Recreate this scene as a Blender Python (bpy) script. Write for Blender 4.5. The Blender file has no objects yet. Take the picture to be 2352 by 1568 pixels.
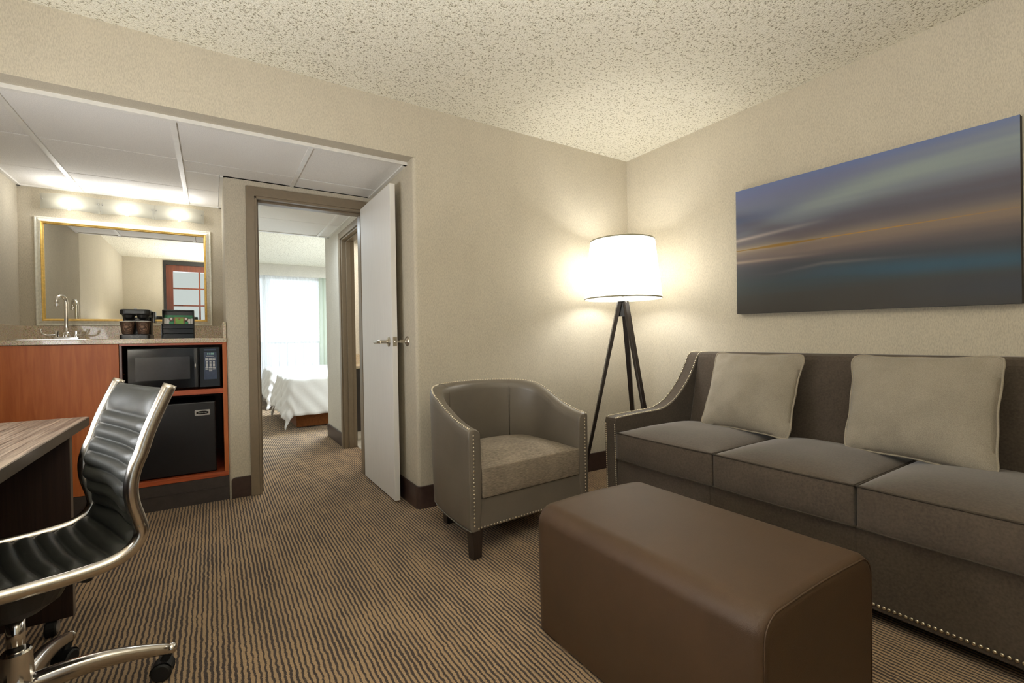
import bpy, bmesh, math, random
from mathutils import Vector, Matrix, noise as mnoise
random.seed(7)
PI = math.pi
sc = bpy.context.scene
col = sc.collection

# ------------------------------------------------------------------ camera
def cam_axes(yaw, pitch, roll):
    fw = Vector((math.sin(yaw)*math.cos(pitch), math.cos(yaw)*math.cos(pitch), math.sin(pitch)))
    rt = Vector((math.cos(yaw), -math.sin(yaw), 0)); up = rt.cross(fw)
    r2 = math.cos(roll)*rt + math.sin(roll)*up
    u2 = -math.sin(roll)*rt + math.cos(roll)*up
    return fw, r2, u2
fw, rt, up = cam_axes(0.569489, -0.0065378, -0.0164482)
cd = bpy.data.cameras.new('camera'); cam = bpy.data.objects.new('camera', cd); col.objects.link(cam)
cd.sensor_width = 36; cd.lens = 36*1073.03/2352; cd.clip_start = 0.02
m = Matrix((rt, up, -fw)).transposed().to_4x4(); m.translation = (0, 0, 1.05)
cam.matrix_world = m
sc.camera = cam

# ------------------------------------------------------------------ world, lights, exposure
sc.view_settings.view_transform = 'Standard'; sc.view_settings.look = 'None'
sc.view_settings.exposure = 0.27; sc.view_settings.gamma = 1.0; sc.view_settings.use_curve_mapping = False
sc.cycles.use_denoising = True
sc.cycles.max_bounces = 10; sc.cycles.diffuse_bounces = 6; sc.cycles.transparent_max_bounces = 12
sc.cycles.caustics_reflective = False; sc.cycles.caustics_refractive = False
sc.cycles.sample_clamp_indirect = 6.0
w = bpy.data.worlds.new('world'); sc.world = w; w.use_nodes = True
bg = w.node_tree.nodes['Background']; bg.inputs[0].default_value = (0.86, 0.94, 1.0, 1); bg.inputs[1].default_value = 1.3

def light(name, kind, loc, power, color, size=0.1, rot=None, size_y=None, spread=None):
    l = bpy.data.lights.new(name, kind); l.energy = power; l.color = color
    if kind == 'AREA':
        l.size = size
        if size_y: l.shape = 'RECTANGLE'; l.size_y = size_y
        if spread: l.spread = spread
    else: l.shadow_soft_size = size
    o = bpy.data.objects.new(name, l); col.objects.link(o); o.location = loc
    if rot: o.rotation_euler = rot
    return o
WARM = (1.0, 0.94, 0.84); SOFT = (1.0, 0.985, 0.965); COOL = (0.80, 0.91, 1.0)
# daylight through the bedroom window (sky portion seen by the glass)
light('window_daylight', 'AREA', (1.0, 10.35, 1.35), 24, COOL, 2.9, (PI/2, 0, 0), 2.1)
# added unseen fills: left side, living room ceiling, hall, bedroom and bathroom
light('left_side_fill', 'AREA', (-1.10, 1.75, 1.06), 21, (0.96, 0.98, 1.0), 0.45, (0, math.radians(-114), 0), 1.2)  # added soft source by the left wall, produced by no lamp
light('ceiling_fill', 'AREA', (0.42, -0.05, 1.60), 57, SOFT, 1.0, (PI, 0, 0), 1.0)  # added upward fill behind the camera, washes the ceiling
light('hall_fill', 'AREA', (0.6, 4.6, 2.12), 7, COOL, 0.4, (0, 0, 0), 0.4)  # added fill for the hall, no fitting modelled
light('bedroom_fill', 'AREA', (2.2, 7.3, 2.44), 210, COOL, 1.0, (0, 0, 0), 1.0)  # added to brighten the bedroom, no lamp hangs there
light('bathroom_fill', 'AREA', (1.9, 4.9, 2.3), 22, WARM, 0.5, (0, 0, 0), 0.5)  # unseen light added inside the bathroom

# ------------------------------------------------------------------ node helpers
def lin(c): return c/12.92 if c <= 0.04045 else ((c+0.055)/1.055)**2.4
def rgb(r, g, b): return (lin(r/255), lin(g/255), lin(b/255), 1)
class NT:
    def __init__(s, name):
        s.m = bpy.data.materials.new(name); s.m.use_nodes = True; s.t = s.m.node_tree
        s.t.nodes.clear(); s.out = s.n('ShaderNodeOutputMaterial')
    def n(s, typ, **kw):
        x = s.t.nodes.new(typ)
        for k, v in kw.items(): setattr(x, k, v)
        return x
    def l(s, a, b): s.t.links.new(a, b)
    def val(s, sock, v):
        if hasattr(v, 'is_linked') or isinstance(v, bpy.types.NodeSocket): s.l(v, sock)
        else: sock.default_value = v
    def math(s, op, a, b=0.0, c=None, clamp=False):
        x = s.n('ShaderNodeMath', operation=op, use_clamp=clamp); s.val(x.inputs[0], a); s.val(x.inputs[1], b)
        if c is not None: s.val(x.inputs[2], c)
        return x.outputs[0]
    def coord(s, kind='Object', scale=(1, 1, 1)):
        if kind == 'World':
            o = s.n('ShaderNodeNewGeometry').outputs['Position']
        else: o = s.n('ShaderNodeTexCoord').outputs[kind]
        mp = s.n('ShaderNodeMapping'); s.l(o, mp.inputs[0]); mp.inputs['Scale'].default_value = scale
        return mp.outputs[0]
    def noise(s, vec, scale=5, detail=3, rough=0.55, dist=0.0):
        x = s.n('ShaderNodeTexNoise'); s.l(vec, x.inputs['Vector']); x.inputs['Scale'].default_value = scale
        x.inputs['Detail'].default_value = detail; x.inputs['Roughness'].default_value = rough; x.inputs['Distortion'].default_value = dist
        return x.outputs[0]
    def ramp(s, fac, stops, interp='LINEAR'):
        x = s.n('ShaderNodeValToRGB'); x.color_ramp.interpolation = interp
        e = x.color_ramp.elements
        while len(e) < len(stops): e.new(0.5)
        for i, (p, c) in enumerate(stops):
            e[i].position = p; e[i].color = c if len(c) == 4 else (*c, 1)
        s.l(fac, x.inputs[0]); return x.outputs[0]
    def mix(s, fac, a, b, mode='MIX'):
        x = s.n('ShaderNodeMix', data_type='RGBA', blend_type=mode)
        s.val(x.inputs[0], fac); s.val(x.inputs[6], a); s.val(x.inputs[7], b); return x.outputs[2]
    def bump(s, h, strength=0.3, dist=0.01):
        x = s.n('ShaderNodeBump'); s.l(h, x.inputs['Height']); x.inputs['Strength'].default_value = strength
        x.inputs['Distance'].default_value = dist; return x.outputs[0]
    def pbsdf(s, color, rough=0.5, metal=0.0, normal=None, **kw):
        b = s.n('ShaderNodeBsdfPrincipled'); s.val(b.inputs['Base Color'], color); s.val(b.inputs['Roughness'], rough)
        b.inputs['Metallic'].default_value = metal
        if normal is not None: s.l(normal, b.inputs['Normal'])
        for k, v in kw.items(): s.val(b.inputs[k.replace('_', ' ')], v)
        return b
    def done(s, b):
        s.l(b.outputs[0] if hasattr(b, 'outputs') else b, s.out.inputs[0]); return s.m

def plain(name, c, rough=0.5, metal=0.0, nscale=40, namt=0.06, bump=0.0, bscale=200, bdist=0.002, coord='Object', stretch=(1, 1, 1), **kw):
    t = NT(name); v = t.coord(coord, stretch)
    n = t.noise(v, nscale, 3)
    dark = tuple(x*(1-namt*2.2) for x in c[:3])+(1,); lite = tuple(min(1, x*(1+namt*2.2)) for x in c[:3])+(1,)
    colr = t.ramp(n, [(0.3, dark), (0.7, lite)])
    nm = None
    if bump: nm = t.bump(t.noise(v, bscale, 2), bump, bdist)
    return t.done(t.pbsdf(colr, rough, metal, nm, **kw))

M = {}
# wallpaper: beige with fine vertical streaks
def wallpaper(name, base):
    t = NT(name)
    a = t.noise(t.coord('World', (1, 1, 0.3)), 260, 2, 0.6)
    b = t.noise(t.coord('World', (1, 1, 0.5)), 7, 4, 0.6)
    f = t.math('ADD', t.math('MULTIPLY', a, 0.82), t.math('MULTIPLY', b, 0.18))
    d = tuple(x*0.86 for x in base[:3])+(1,); l = tuple(min(1, x*1.10) for x in base[:3])+(1,)
    c = t.ramp(f, [(0.36, d), (0.5, base), (0.64, l)])
    return t.done(t.pbsdf(c, 0.72, 0, t.bump(a, 0.12, 0.002), Specular_IOR_Level=0.25))
M['wall'] = wallpaper('wallpaper_beige', rgb(193, 185, 167))
M['hallwall'] = wallpaper('wallpaper_hall', rgb(206, 201, 190))
def popcorn():
    t = NT('popcorn_ceiling')
    v = t.coord('World', (1, 1, 1))
    a = t.noise(v, 108, 3, 0.62); b = t.noise(v, 240, 2, 0.5)
    h = t.math('ADD', a, t.math('MULTIPLY', b, 0.35))
    pit = t.ramp(a, [(0.35, rgb(156, 147, 122)), (0.44, rgb(240, 235, 216)), (0.6, rgb(244, 240, 224))])
    return t.done(t.pbsdf(pit, 0.9, 0, t.bump(h, 0.75, 0.014), Specular_IOR_Level=0.1))
M['popcorn'] = popcorn()
M['tile'] = plain('acoustic_tile', rgb(236, 234, 230), 0.9, nscale=260, namt=0.05, bump=0.35, bscale=300, bdist=0.003, coord='World')
M['grid'] = plain('white_ceiling_grid', rgb(228, 226, 220), 0.45, namt=0.02)
M['paint'] = plain('taupe_door_paint', rgb(126, 112, 92), 0.42, namt=0.02, bump=0.05, bscale=300)
M['doorpaint'] = plain('pale_door_paint', rgb(224, 222, 218), 0.6, namt=0.01, nscale=12, stretch=(6, 6, 0.4))
M['base'] = plain('dark_brown_vinyl', rgb(62, 46, 40), 0.45, namt=0.08, nscale=30)
M['toe'] = plain('charcoal_toe_kick', rgb(62, 56, 54), 0.5, namt=0.06, nscale=30)
def carpet():
    t = NT('striped_carpet'); g = t.n('ShaderNodeNewGeometry').outputs['Position']
    sp = t.n('ShaderNodeSeparateXYZ'); t.l(g, sp.inputs[0])
    wob = t.noise(t.coord('World', (0.7, 1, 1)), 26, 2, 0.5)
    wob2 = t.noise(t.coord('World', (1, 1, 1)), 230, 2, 0.6)
    x = t.math('ADD', sp.outputs[0], t.math('MULTIPLY', t.math('SUBTRACT', wob, 0.5), 0.012))
    x = t.math('ADD', x, t.math('MULTIPLY', t.math('SUBTRACT', wob2, 0.5), 0.008))
    s = t.math('SINE', t.math('MULTIPLY', x, 2*PI/0.0162))
    width = t.noise(t.coord('World', (1, 0.35, 1)), 9, 4, 0.65)
    s2 = t.math('ADD', s, t.math('MULTIPLY', t.math('SUBTRACT', width, 0.5), 3.0))
    tan = t.ramp(t.noise(t.coord('World'), 400, 2), [(0.3, rgb(142, 116, 86)), (0.7, rgb(192, 164, 128))])
    drk = t.ramp(t.noise(t.coord('World'), 300, 2), [(0.3, rgb(46, 37, 33)), (0.7, rgb(78, 65, 58))])
    f = t.ramp(s2, [(0.0, (0, 0, 0, 1)), (0.16, (1, 1, 1, 1))])
    f = t.math('ADD', t.math('MULTIPLY', s2, 1.7), 0.72, clamp=True)
    c = t.mix(f, drk, tan)
    h = t.math('ADD', t.math('MULTIPLY', f, 0.5), t.noise(t.coord('World'), 420, 2))
    return t.done(t.pbsdf(c, 0.95, 0, t.bump(h, 0.55, 0.006), Specular_IOR_Level=0.1, Sheen_Weight=0.15))
M['carpet'] = carpet()
def wood(name, c1, c2, scale=(3, 3, 40), rough=0.35, ns=3, contrast=(0.35, 0.65), coat=0.15):
    t = NT(name); v = t.coord('Object', scale)
    n = t.noise(v, ns, 5, 0.6, 0.6)
    c = t.ramp(n, [(contrast[0], c1), (contrast[1], c2)])
    return t.done(t.pbsdf(c, rough, 0, t.bump(n, 0.05, 0.002), Coat_Weight=coat, Coat_Roughness=0.3))
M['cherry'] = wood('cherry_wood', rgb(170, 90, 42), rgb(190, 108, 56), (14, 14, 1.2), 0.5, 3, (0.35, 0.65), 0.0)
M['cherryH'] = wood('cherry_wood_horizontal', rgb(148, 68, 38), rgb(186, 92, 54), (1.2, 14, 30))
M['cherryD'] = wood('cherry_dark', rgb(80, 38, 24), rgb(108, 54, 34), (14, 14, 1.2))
M['desktop'] = wood('grey_brown_zebra_laminate', rgb(92, 76, 64), rgb(176, 158, 140), (42, 0.9, 42), 0.32, 3, (0.38, 0.62), 0.15)
M['deskpanel'] = wood('espresso_laminate', rgb(44, 31, 26), rgb(60, 43, 36), (30, 30, 1), 0.45)
M['deskedge'] = plain('dark_grey_edge_band', rgb(102, 92, 82), 0.35, namt=0.04)
M['blackwood'] = wood('ebony_stained_wood', rgb(30, 24, 21), rgb(48, 39, 34), (30, 30, 2), 0.35)
def granite():
    t = NT('speckled_granite'); v = t.coord('World')
    vo = t.n('ShaderNodeTexVoronoi'); t.l(v, vo.inputs['Vector']); vo.inputs['Scale'].default_value = 210
    c = t.ramp(t.noise(v, 190, 3, 0.7), [(0.3, rgb(104, 88, 72)), (0.40, rgb(172, 154, 130)), (0.55, rgb(206, 192, 168)), (0.72, rgb(226, 216, 198))])
    c = t.mix(0.25, c, vo.outputs['Color'], 'SOFT_LIGHT')
    return t.done(t.pbsdf(c, 0.25, 0, None, Coat_Weight=0.3))
M['granite'] = granite()
M['chrome'] = plain('polished_chrome', (0.82, 0.81, 0.79, 1), 0.12, 1.0, namt=0.01)
M['alu'] = plain('polished_aluminium', (0.72, 0.68, 0.63, 1), 0.2, 1.0, namt=0.03)
M['nickel'] = plain('brushed_nickel', (0.56, 0.51, 0.42, 1), 0.28, 1.0, namt=0.03)
M['steel'] = plain('stainless_steel', (0.6, 0.6, 0.58, 1), 0.3, 1.0, namt=0.03)
M['brass'] = plain('antique_nail_brass', (0.78, 0.70, 0.55, 1), 0.3, 1.0, namt=0.03)
M['blackpl'] = plain('black_plastic', rgb(26, 26, 27), 0.35, namt=0.05)
M['blackgl'] = plain('black_gloss', rgb(12, 12, 15), 0.12, namt=0.02)
M['mwglass'] = plain('microwave_window', rgb(52, 52, 54), 0.15, namt=0.03)
M['fridge'] = plain('black_fridge_enamel', rgb(22, 22, 25), 0.32, bump=0.15, bscale=500, bdist=0.001)
M['rubber'] = plain('black_rubber', rgb(20, 20, 20), 0.6)
M['greycap'] = plain('grey_plastic', rgb(140, 134, 130), 0.4)
M['mech'] = plain('charcoal_mechanism', rgb(52, 50, 48), 0.42)
def leather(name, c, rough=0.38, amt=0.08):
    t = NT(name); v = t.coord('Object')
    cc = t.ramp(t.noise(v, 6, 4), [(0.3, tuple(x*(1-amt) for x in c[:3])+(1,)), (0.7, tuple(x*(1+amt) for x in c[:3])+(1,))])
    vo = t.n('ShaderNodeTexVoronoi'); t.l(v, vo.inputs['Vector']); vo.inputs['Scale'].default_value = 420
    h = t.math('ADD', vo.outputs['Distance'], t.math('MULTIPLY', t.noise(v, 9, 3), 1.5))
    return t.done(t.pbsdf(cc, rough, 0, t.bump(h, 0.12, 0.002)))
M['chairleather'] = leather('black_chair_leather', rgb(52, 53, 50), 0.46)
M['tub'] = leather('taupe_tub_leather', rgb(108, 101, 91), 0.36)
M['ottoman'] = leather('brown_ottoman_leather', rgb(66, 46, 25), 0.6, 0.10)
def fabric(name, c, amt=0.12, ns=300, bumpd=0.002, sheen=0.3, patch=0.1, stretch=(1, 1, 1)):
    t = NT(name); v = t.coord('Object', stretch)
    f = t.math('ADD', t.math('MULTIPLY', t.noise(v, ns, 2), 0.6), t.math('MULTIPLY', t.noise(t.coord('Object'), 5, 4, 0.6), 0.4))
    k = amt+patch
    cc = t.ramp(f, [(0.36, tuple(x*(1-k) for x in c[:3])+(1,)), (0.64, tuple(min(1, x*(1+k)) for x in c[:3])+(1,))])
    return t.done(t.pbsdf(cc, 0.85, 0, t.bump(t.noise(v, ns, 2), 0.35, bumpd), Sheen_Weight=sheen, Sheen_Roughness=0.4, Specular_IOR_Level=0.2))
M['velvet'] = fabric('grey_brown_velvet', rgb(78, 69, 60), 0.06, 120, 0.001, 0.4, 0.15)
M['pillow'] = fabric('woven_taupe_pillow', rgb(148, 140, 127), 0.16, 330, 0.002, 0.2, 0.02)
M['tweed'] = fabric('taupe_tweed', rgb(134, 123, 109), 0.36, 140, 0.005, 0.1, 0.0, (0.35, 1.0, 3.0))
M['piping'] = fabric('velvet_piping', rgb(62, 55, 47), 0.05, 60, 0.001, 0.05, 0.05)
M['pipingL'] = fabric('pillow_piping', rgb(150, 141, 126), 0.05, 200, 0.001, 0.2, 0.05)
M['duvet'] = fabric('white_duvet', rgb(232, 231, 230), 0.01, 60, 0.001, 0.1, 0.01)
M['skirt'] = fabric('brown_bed_skirt', rgb(122, 72, 34), 0.1, 60, 0.001, 0.3, 0.08)
M['frameW'] = plain('silver_white_frame', rgb(236, 235, 224), 0.35, 0.05, namt=0.05, nscale=60)
M['gold'] = plain('gold_leaf_trim', rgb(236, 198, 112), 0.35, 0.45, namt=0.06, nscale=60)
M['blackframe'] = plain('black_door_frame', rgb(34, 32, 30), 0.4)
M['porcelain'] = plain('bath_tile', rgb(188, 184, 174), 0.3, nscale=10, namt=0.06)
M['cupbrown'] = plain('brown_paper_cup', rgb(74, 52, 38), 0.6, namt=0.05)
M['cupmark'] = plain('tan_cup_print', rgb(146, 118, 96), 0.6)
M['white'] = plain('white_matt', rgb(236, 234, 228), 0.5, namt=0.02)
M['wordgrey'] = plain('light_grey_print', rgb(176, 176, 170), 0.4)
M['green'] = plain('green_foil', rgb(24, 140, 84), 0.35, namt=0.08)
M['lime'] = plain('lime_packet', rgb(116, 168, 62), 0.4, namt=0.1)
M['kraft'] = plain('kraft_packet', rgb(150, 104, 62), 0.5, namt=0.08)
M['podbrown'] = plain('brown_print', rgb(104, 74, 62), 0.4, namt=0.1)
M['bluegrey'] = plain('blue_grey_control_panel', rgb(58, 68, 88), 0.2)
M['key'] = plain('pale_grey_key', rgb(176, 178, 180), 0.45)
def mirror_m():
    t = NT('mirror_glass'); return t.done(t.pbsdf((0.9, 0.91, 0.88, 1), 0.0, 1.0))
M['mirror'] = mirror_m()
def emit(name, c, s):
    t = NT(name); e = t.n('ShaderNodeEmission'); e.inputs[0].default_value = c; e.inputs[1].default_value = s; return t.done(e)
M['bulb'] = emit('lit_bulb', (1, 0.94, 0.8, 1), 14)
M['lcd'] = emit('lcd_digits', (0.45, 0.75, 0.55, 1), 0.5)
def trans(name, c, tp, em=0.0, ecol=(1, 0.97, 0.9, 1), rough=None):
    t = NT(name)
    tr = t.n('ShaderNodeBsdfTransparent'); tl = t.n('ShaderNodeBsdfTranslucent'); tl.inputs[0].default_value = c
    df = t.n('ShaderNodeBsdfDiffuse'); df.inputs[0].default_value = c
    m1 = t.n('ShaderNodeMixShader'); m1.inputs[0].default_value = 0.3; t.l(tl.outputs[0], m1.inputs[1]); t.l(df.outputs[0], m1.inputs[2])
    m2 = t.n('ShaderNodeMixShader'); m2.inputs[0].default_value = 1-tp; t.l(tr.outputs[0], m2.inputs[1]); t.l(m1.outputs[0], m2.inputs[2])
    o = m2.outputs[0]
    if em:
        e = t.n('ShaderNodeEmission'); e.inputs[0].default_value = ecol; e.inputs[1].default_value = em
        ad = t.n('ShaderNodeAddShader'); t.l(o, ad.inputs[0]); t.l(e.outputs[0], ad.inputs[1]); o = ad.outputs[0]
    t.l(o, t.out.inputs[0]); return t.m
M['shade'] = trans('lit_linen_shade', (0.92, 0.90, 0.84, 1), 0.0, 0.65, (1, 0.98, 0.94, 1))
M['frost'] = trans('frosted_vanity_glass', (0.62, 0.61, 0.54, 1), 0.3, 0.03)
M['sheer'] = trans('sheer_curtain', (0.95, 0.97, 0.98, 1), 0.42)
M['drape'] = trans('pale_green_drape', (0.62, 0.66, 0.55, 1), 0.0)
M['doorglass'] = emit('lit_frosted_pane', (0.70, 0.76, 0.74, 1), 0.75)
M['rim'] = plain('shade_rim_tape', rgb(170, 166, 140), 0.7)
def glass():
    t = NT('window_glass'); a = t.n('ShaderNodeBsdfTransparent'); b = t.n('ShaderNodeBsdfGlossy'); b.inputs['Roughness'].default_value = 0.02
    mx = t.n('ShaderNodeMixShader'); mx.inputs[0].default_value = 0.06; t.l(a.outputs[0], mx.inputs[1]); t.l(b.outputs[0], mx.inputs[2]); t.l(mx.outputs[0], t.out.inputs[0]); return t.m
M['glass'] = glass()

# ------------------------------------------------------------------ object helpers
def props(o, label=None, cat=None, group=None, kind=None):
    if label: o['label'] = label
    if cat: o['category'] = cat
    if group: o['group'] = group
    if kind: o['kind'] = kind
    return o
def thing(name, loc, label, cat, rz=0.0, group=None):
    o = bpy.data.objects.new(name, None); col.objects.link(o); o.location = loc; o.rotation_euler = (0, 0, rz)
    o.empty_display_size = 0.1
    return props(o, label, cat, group)
def link(name, me, mat, parent=None, local=False, smooth=False, bevel=0.0, seg=2, **pp):
    """me is in world space unless local (then it is in the parent's space)"""
    o = bpy.data.objects.new(name, me); col.objects.link(o)
    if mat is not None and not me.materials: me.materials.append(mat)
    if parent is not None:
        o.parent = parent
        if not local:
            off = Vector((0, 0, 0)); p = parent
            mw = Matrix.Identity(4)
            while p is not None:
                mw = Matrix.LocRotScale(p.location, p.rotation_euler, None) @ mw; p = p.parent
            me.transform(mw.inverted())
    elif not local:
        xs = [v.co for v in me.vertices]
        if xs:
            c = Vector(((min(v.x for v in xs)+max(v.x for v in xs))/2, (min(v.y for v in xs)+max(v.y for v in xs))/2, min(v.z for v in xs)))
            me.transform(Matrix.Translation(-c)); o.location = c
    if smooth:
        for p in me.polygons: p.use_smooth = True
    if bevel:
        b = o.modifiers.new('bevel', 'BEVEL'); b.width = bevel; b.segments = seg; b.limit_method = 'ANGLE'; b.angle_limit = math.radians(40)
        b.harden_normals = False
    props(o, **pp)
    return o
def mk(verts, faces):
    me = bpy.data.meshes.new('m'); me.from_pydata([tuple(v) for v in verts], [], faces); me.update(); return me
def fixn(me):
    bm = bmesh.new(); bm.from_mesh(me); bmesh.ops.remove_doubles(bm, verts=bm.verts, dist=1e-6); bmesh.ops.recalc_face_normals(bm, faces=bm.faces); bm.to_mesh(me); bm.free(); return me
class MB:
    def __init__(s): s.v = []; s.f = []
    def add(s, v, f):
        k = len(s.v); s.v += [Vector(x) for x in v]; s.f += [tuple(i+k for i in q) for q in f]; return s
    def box(s, x0, x1, y0, y1, z0, z1):
        v = [(x, y, z) for x in (x0, x1) for y in (y0, y1) for z in (z0, z1)]
        return s.add(v, [(0, 1, 3, 2), (4, 6, 7, 5), (0, 4, 5, 1), (2, 3, 7, 6), (0, 2, 6, 4), (1, 5, 7, 3)])
    def prism(s, pts, z0, z1, plane='xy'):
        def P(a, b, c): return {'xy': (a, b, c), 'xz': (a, c, b), 'yz': (c, a, b)}[plane]
        n = len(pts); v = [P(a, b, z0) for a, b in pts]+[P(a, b, z1) for a, b in pts]
        f = [tuple(range(n))[::-1], tuple(range(n, 2*n))]+[(i, (i+1) % n, n+(i+1) % n, n+i) for i in range(n)]
        return s.add(v, f)
    def tube(s, path, r, n=12, closed=False, caps=True, rx=None):
        """swept tube; r number or list; rx: flattening (second radius factor)"""
        path = [Vector(p) for p in path]; m_ = len(path); rings = []
        prevn = None
        for i, p in enumerate(path):
            if closed: d = (path[(i+1) % m_]-path[i-1])
            else: d = path[min(i+1, m_-1)]-path[max(i-1, 0)]
            d.normalize()
            if prevn is None:
                a = Vector((0, 0, 1)) if abs(d.z) < 0.9 else Vector((1, 0, 0))
                nn = (a-d*a.dot(d)).normalized()
            else:
                nn = (prevn-d*prevn.dot(d)).normalized()
            prevn = nn; b = d.cross(nn)
            rr = r[i] if isinstance(r, (list, tuple)) else r
            rings.append([p+(nn*math.cos(2*PI*k/n)+b*math.sin(2*PI*k/n)*(rx or 1))*rr for k in range(n)])
        v = [q for ring in rings for q in ring]; f = []
        for i in range(m_ if closed else m_-1):
            j = (i+1) % m_
            for k in range(n): f.append((i*n+k, i*n+(k+1) % n, j*n+(k+1) % n, j*n+k))
        if caps and not closed: f.append(tuple(range(n))[::-1]); f.append(tuple((m_-1)*n+k for k in range(n)))
        return s.add(v, f)
    def lathe(s, prof, c, n=32, axis='z', caps=True):
        v = []; f = []
        for (r, h) in prof:
            for k in range(n):
                a = 2*PI*k/n; q = (r*math.cos(a), r*math.sin(a), h)
                if axis == 'x': q = (h, r*math.cos(a), r*math.sin(a))
                if axis == 'y': q = (r*math.cos(a), h, r*math.sin(a))
                v.append(Vector(q)+Vector(c))
        for i in range(len(prof)-1):
            for k in range(n): f.append((i*n+k, i*n+(k+1) % n, (i+1)*n+(k+1) % n, (i+1)*n+k))
        if caps:
            f.append(tuple(range(n))[::-1]); f.append(tuple((len(prof)-1)*n+k for k in range(n)))
        return s.add(v, f)
    def ball(s, c, r, n=10, m_=6, sc=(1, 1, 1)):
        v = [Vector((0, 0, -r*sc[2]))+Vector(c)]; f = []
        for i in range(1, m_):
            t = -PI/2+PI*i/m_
            for k in range(n):
                a = 2*PI*k/n; v.append(Vector((r*math.cos(t)*math.cos(a)*sc[0], r*math.cos(t)*math.sin(a)*sc[1], r*math.sin(t)*sc[2]))+Vector(c))
        v.append(Vector((0, 0, r*sc[2]))+Vector(c)); L = len(v)-1
        for k in range(n): f.append((0, 1+(k+1) % n, 1+k))
        for i in range(m_-2):
            for k in range(n): a = 1+i*n+k; b = 1+i*n+(k+1) % n; f.append((a, b, b+n, a+n))
        for k in range(n): f.append((L, 1+(m_-2)*n+k, 1+(m_-2)*n+(k+1) % n))
        return s.add(v, f)
    def grid(s, fn, nu, nv, closeu=False):
        v = [fn(i/nu, j/nv) for i in range(nu+(0 if closeu else 1)) for j in range(nv+1)]; f = []
        nn = nu if closeu else nu
        tot = nu if closeu else nu+1
        for i in range(nn):
            for j in range(nv):
                a = i*(nv+1)+j; b = ((i+1) % tot)*(nv+1)+j; f.append((a, b, b+1, a+1))
        return s.add(v, f)
    def xform(s, mat): s.v = [mat @ q for q in s.v]; return s
    def build(s, name, mat, parent=None, fix=True, **kw):
        me = mk(s.v, s.f)
        if fix: fixn(me)
        return link(name, me, mat, parent, **kw)
def box(name, x0, x1, y0, y1, z0, z1, mat, parent=None, **kw):
    return MB().box(x0, x1, y0, y1, z0, z1).build(name, mat, parent, **kw)
def S(o, label=None):
    o['kind'] = 'structure'
    if label: o['label'] = label
    return o
def text(name, body, size, mat, parent, origin, xdir, ydir, depth=0.0006, spacing=1.0, align='CENTER', **kw):
    cu = bpy.data.curves.new(name, 'FONT'); cu.body = body; cu.size = size; cu.align_x = align; cu.align_y = 'CENTER'
    cu.extrude = depth; cu.space_character = spacing; cu.resolution_u = 3
    o = bpy.data.objects.new(name, cu); col.objects.link(o)
    dg = bpy.context.evaluated_depsgraph_get(); me = bpy.data.meshes.new_from_object(o.evaluated_get(dg))
    bpy.data.objects.remove(o)
    x = Vector(xdir).normalized(); y = Vector(ydir).normalized(); z = x.cross(y)
    mt = Matrix((x, y, z)).transposed().to_4x4(); mt.translation = origin
    me.transform(mt); me.materials.clear()
    return link(name, me, mat, parent, **kw)
def arc(cx, cy, r, a0, a1, n=6):
    return [(cx+r*math.cos(math.radians(a0+(a1-a0)*i/n)), cy+r*math.sin(math.radians(a0+(a1-a0)*i/n))) for i in range(n+1)]
def rrect(x0, x1, y0, y1, r, n=5):
    return arc(x1-r, y1-r, r, 0, 90, n)+arc(x0+r, y1-r, r, 90, 180, n)+arc(x0+r, y0+r, r, 180, 270, n)+arc(x1-r, y0+r, r, 270, 360, n)
def interp(tab, x):
    if x <= tab[0][0]: return tab[0][1]
    for (a, b), (c, d) in zip(tab, tab[1:]):
        if x <= c:
            t = (x-a)/(c-a); return b+(d-b)*t
    return tab[-1][1]
def catmull(pts, n=8):
    pts = [Vector(p) for p in pts]; out = []
    for i in range(len(pts)-1):
        p0 = pts[max(i-1, 0)]; p1 = pts[i]; p2 = pts[i+1]; p3 = pts[min(i+2, len(pts)-1)]
        for k in range(n):
            t = k/n
            out.append(0.5*((2*p1)+(-p0+p2)*t+(2*p0-5*p1+4*p2-p3)*t*t+(-p0+3*p1-3*p2+p3)*t**3))
    out.append(pts[-1]); return out

# ------------------------------------------------------------------ room shell
CZ = 2.505; AZ = 2.165; SZ = 2.18
YB = 2.757; YK = 3.68; YM = 4.55; XR = 2.926; XJ = 1.06; XN = -1.12; XL = -1.23; YF = -0.80
S(box('floor', -1.4, 4.7, -0.95, 10.2, -0.1, 0.0, M['carpet']), 'tan carpet with wavy dark brown stripes')
S(box('ceiling', -1.35, 3.1, -0.95, YB+0.1, CZ, CZ+0.1, M['popcorn']), 'cream popcorn textured ceiling of the living room')
S(box('wall_right', XR, XR+0.15, -0.95, YB+0.1, 0, CZ, M['wall']), 'beige wallpapered wall behind the sofa')
wb = MB()
r = 0.022
wb.prism([(XJ+r, YB), ]+[(XR+0.15, YB), (XR+0.15, YB+0.1), (XJ+0.1, YB+0.1), (XJ+0.1, YK+0.1), (XJ, YK+0.1)]+arc(XJ+r, YB+r, r, 180, 270, 5)[:-1], 0, SZ)
wb.box(-1.4, XR+0.15, YB, YB+0.1, SZ, CZ)
S(wb.build('wall_back', M['wall']), 'beige wallpapered wall behind the armchair with header over the kitchenette opening')
S(box('wall_left', XL-0.12, XL, -0.95, YB+0.1, 0, CZ, M['wall']))
# rear wall with the tall glazed door opening
wf = MB(); wf.box(-1.4, -0.69, YF-0.12, YF, 0, CZ); wf.box(0.33, XR+0.15, YF-0.12, YF, 0, CZ); wf.box(-0.69, 0.33, YF-0.12, YF, 2.475, CZ)
S(wf.build('wall_front', M['wall']))
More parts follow.
